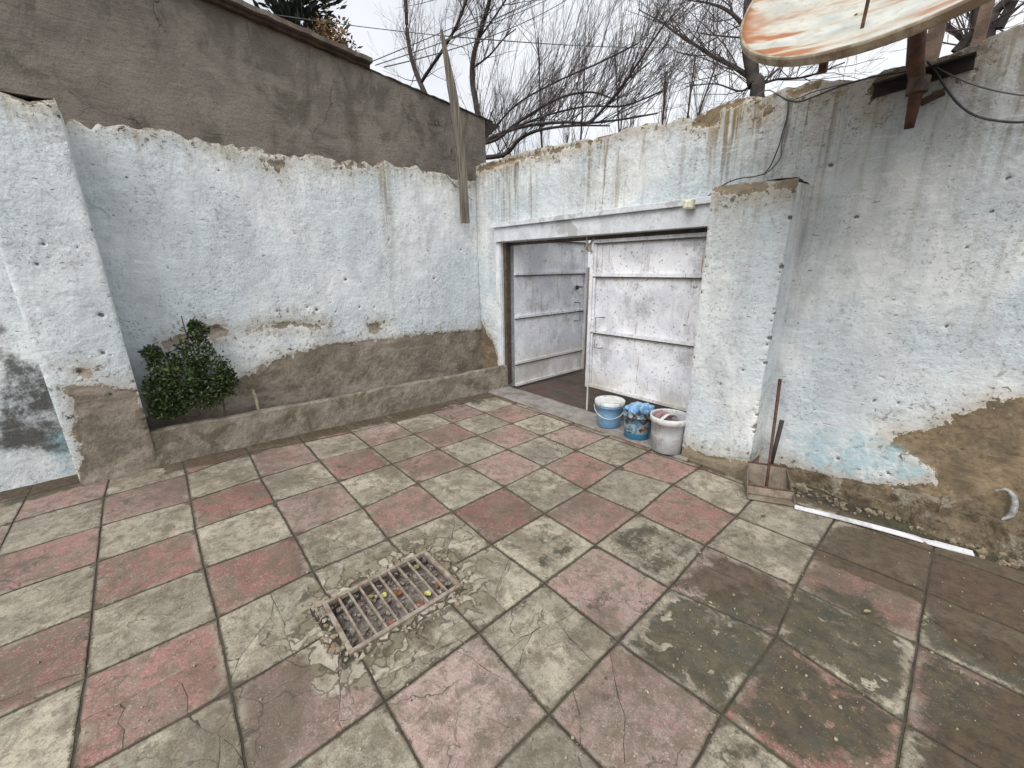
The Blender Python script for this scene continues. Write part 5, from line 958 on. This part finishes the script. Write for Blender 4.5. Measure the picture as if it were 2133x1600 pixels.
# low boughs arching over the gate wall
a = 5.0; t = Tree(3); base = at_a(985, 330, a); base = np.array([base[0], a, 0.]); jn = at_a(985, 310, a)
t.limb([base, base+(jn-base)*.5, jn], .10, .06)
for L, r0, n, Ls in (([(985,305),(1035,290),(1070,262),(1110,235),(1170,203),(1230,192),(1275,205)], .032, 26, .8), ([(985,308),(1040,280),(1100,262),(1170,255),(1230,256),(1300,248),(1370,236)], .030, 34, 1.3), ([(985,330),(1050,322),(1080,292),(1120,272),(1190,262),(1270,262)], .045, 34, 1.4), ([(985,305),(1030,265),(1080,215),(1160,170),(1250,130),(1330,90)], .018, 26, 1.2), ([(985,300),(1060,270),(1140,240),(1220,222),(1300,220),(1380,190)], .016, 26, 1.2),([(1230,256),(1280,200),(1330,130),(1390,40)], .02, 26, 1.1)):
    P, r = t.limb([at_a(x, y, a+.02*i) for i, (x, y) in enumerate(L)], r0, .009); t.shoots(P, r, int(n*.95), Ls*.9, .55, (.35, 0, 0), 2, .55)
t.fin('bare_tree', 'low spreading tree whose dark boughs arch right over the gate wall', grp=G_, base=base)
# feathery shoots in the middle distance
for k, (x, a, lab) in enumerate([(1180, 8.5, 'bare whippy tree in the distance above the left half of the gate'), (1350, 9.5, 'bare whippy tree in the distance above the pillar'), (740, 9.0, 'fine grey bare tree behind the house roof end')]):
    t = Tree(20+k); p = at_a(x, 330, a); base = np.array([p[0], a, 0.]); 
    for q_ in range(5):
        e = base+np.array([t.rg.normal(0, 1.5), t.rg.normal(0, .5), t.rg.uniform(4.5, 6.5)]); P, r = t.limb([base+[0, 0, 0], base+[0, 0, 1.2], base+(e-base)*.55+t.rg.normal(size=3)*.15, e], .06, .015); t.shoots(P[6:], r[6:], 34, 1.6, .8, None, 2, .5)
    t.fin('bare_tree', lab, grp=G_, base=base)
# trunk left of the dish
a = 5.6; t = Tree(5); base = at_a(1572, 200, a); base = np.array([base[0], a, 0.])
P1, r1 = t.limb([base, at_a(1572, 240, a), at_a(1570, 170, a), at_a(1558, 100, a), at_a(1558, 40, a), at_a(1566, -60, a), at_a(1580, -200, a)], .085, .04)
for L, r0, n in (([(1567,165),(1530,140),(1490,120),(1450,95),(1410,70),(1375,45),(1330,20)], .035, 40), ([(1556,60),(1520,25),(1480,8),(1430,0)], .03, 26), ([(1567,120),(1600,95),(1650,40),(1700,-30)], .03, 24), ([(1560,80),(1500,75),(1460,70)], .012, 14), ([(1568,175),(1540,190),(1490,175),(1430,180)], .014, 24),([(1572,180),(1620,165),(1680,160),(1760,130)], .018, 30)):
    P, r = t.limb([at_a(x, y, a+.05*i) for i, (x, y) in enumerate(L)], r0*.85, .006); t.shoots(P, r, int(n*.75), .9, .35, None, 2, .8)
t.shoots(P1, r1, 10, 1.1, .3, None, 2, .8)
t.fin('bare_tree', 'bare tree with a thick trunk just left of the satellite dish', grp=G_, base=base)
# tree behind the dish on the right
a = 6.5; t = Tree(6); base = at_a(2040, 150, a); base = np.array([base[0], a, 0.])
P1, r1 = t.limb([base, at_a(2038, 120, a), at_a(2040, 60, a), at_a(2046, -40, a), at_a(2060, -300, a)], .09, .05); P2, r2 = t.limb([at_a(1990, 110, a), at_a(2050, 45, a), at_a(2110, -10, a), at_a(2200, -90, a)], .05, .03)
P3, r3 = t.limb([at_a(2038, 110, a), at_a(1980, 60, a), at_a(1900, 0, a)], .03, .015); P4, r4 = t.limb([at_a(2080, 60, a), at_a(2140, -60, a), at_a(2160, -200, a)], .04, .02)
for P, r in ((P1, r1), (P2, r2), (P3, r3), (P4, r4)): t.shoots(P, r, 14, 1.3, .4, None, 2, .7)
t.fin('bare_tree', 'bare tree seen behind and right of the satellite dish', grp=G_, base=base)
# conifer
cc = ray(618, 40); cc = CAM+cc*(10.5/np.hypot(cc[0], cc[1])); base = np.array([cc[0], cc[1], 0.]); cf = empty('conifer_tree', base, 'dark green conifer rising behind the roof of the house', 'tree')
m = MB(base); m.tube([base, base+[0, 0, 9]], [.12, .03], 8); m.build('trunk', barks, cf); rg = np.random.default_rng(5); V_ = []; Fq = []; q = 0; LT = []
zt_ = 11.5
for k in range(9000):
    z = rg.uniform(4.2, zt_); rad = .95*(1-(z-4.2)/(zt_-3.9))**.75*(.75+.35*math.sin(z*7)+.2*math.sin(z*17)); an = rg.uniform(0, 6.283); rr = rad*rg.uniform(.2, 1.1); c = base+np.array([rr*math.cos(an), rr*math.sin(an), z+.25*rr])
    d = np.array([math.cos(an), math.sin(an), rg.uniform(.1, .9)]); d /= np.linalg.norm(d); s_ = np.cross(d, rg.normal(size=3)); s_ /= np.linalg.norm(s_); L = rg.uniform(.12, .26)
    V_ += [c, c+d*L*.5+s_*L*.16, c+d*L, c+d*L*.5-s_*L*.16]; Fq.append((q, q+1, q+2, q+3)); q += 4; LT += [rg.random()]*4
m = MB(base); m.add(V_, Fq); nbm = NB('needles'); nbm.fin(nbm.mix(nbm.attr('lt'), lin(26, 36, 32), lin(52, 62, 50)), .8); m.build('crown', nbm.m, cf, attrs={'lt': LT})
# brown leafy shrub at the eave
cc = ray(690, 85); cc = CAM+cc*(9.6/np.hypot(cc[0], cc[1])); base = np.array([cc[0], cc[1], 0.]); bs = empty('shrub', base, 'brown leafed shrub showing just above the house roof right of the conifer', 'shrub'); V_ = []; Fq = []; LT = []; q = 0; top_ = cc[2]
for k in range(1500):
    d = np.clip(rg.normal(size=3), -1.6, 1.6)*[.20, .20, .30]; c = np.array([base[0], base[1], top_-.25])+d; v = rg.normal(size=3); v /= np.linalg.norm(v); s_ = np.cross(v, rg.normal(size=3)); s_ /= np.linalg.norm(s_); L = rg.uniform(.05, .09); V_ += [c, c+v*L*.5+s_*L*.3, c+v*L, c+v*L*.5-s_*L*.3]; Fq.append((q, q+1, q+2, q+3)); q += 4; LT += [rg.random()]*4
m = MB(base); m.add(V_, Fq); nbm = NB('brown_leaves'); nbm.fin(nbm.mix(nbm.attr('lt'), lin(96, 80, 50), lin(134, 100, 62)), .8); m.build('foliage', nbm.m, bs, attrs={'lt': LT}); m = MB(base); m.tube([base, (base[0], base[1], top_-.5)], [.05, .03], 8); m.build('stem', barks, bs)
# posts outside, behind the right wall
for (x, y0, y1, a, w_, lab) in ((1938, 120, 60, 3.55, .065, 'brown post outside the wall just right of the dish mast'), (1213+827, 75, 5, 3.7, .05, 'thin brown post outside the wall, right of the thicker one')):
    p = at_a(x, y0, a); pt = at_a(x, y1, a); m = MB((p[0], a, 0)); m.box((p[0], a, pt[2]/2), (w_, w_, pt[2])); tag(m.build('fence_post', rough_mat('post_brown', lin(120, 100, 84), lin(86, 72, 62), 12, .5, .9)), lab, 'post')
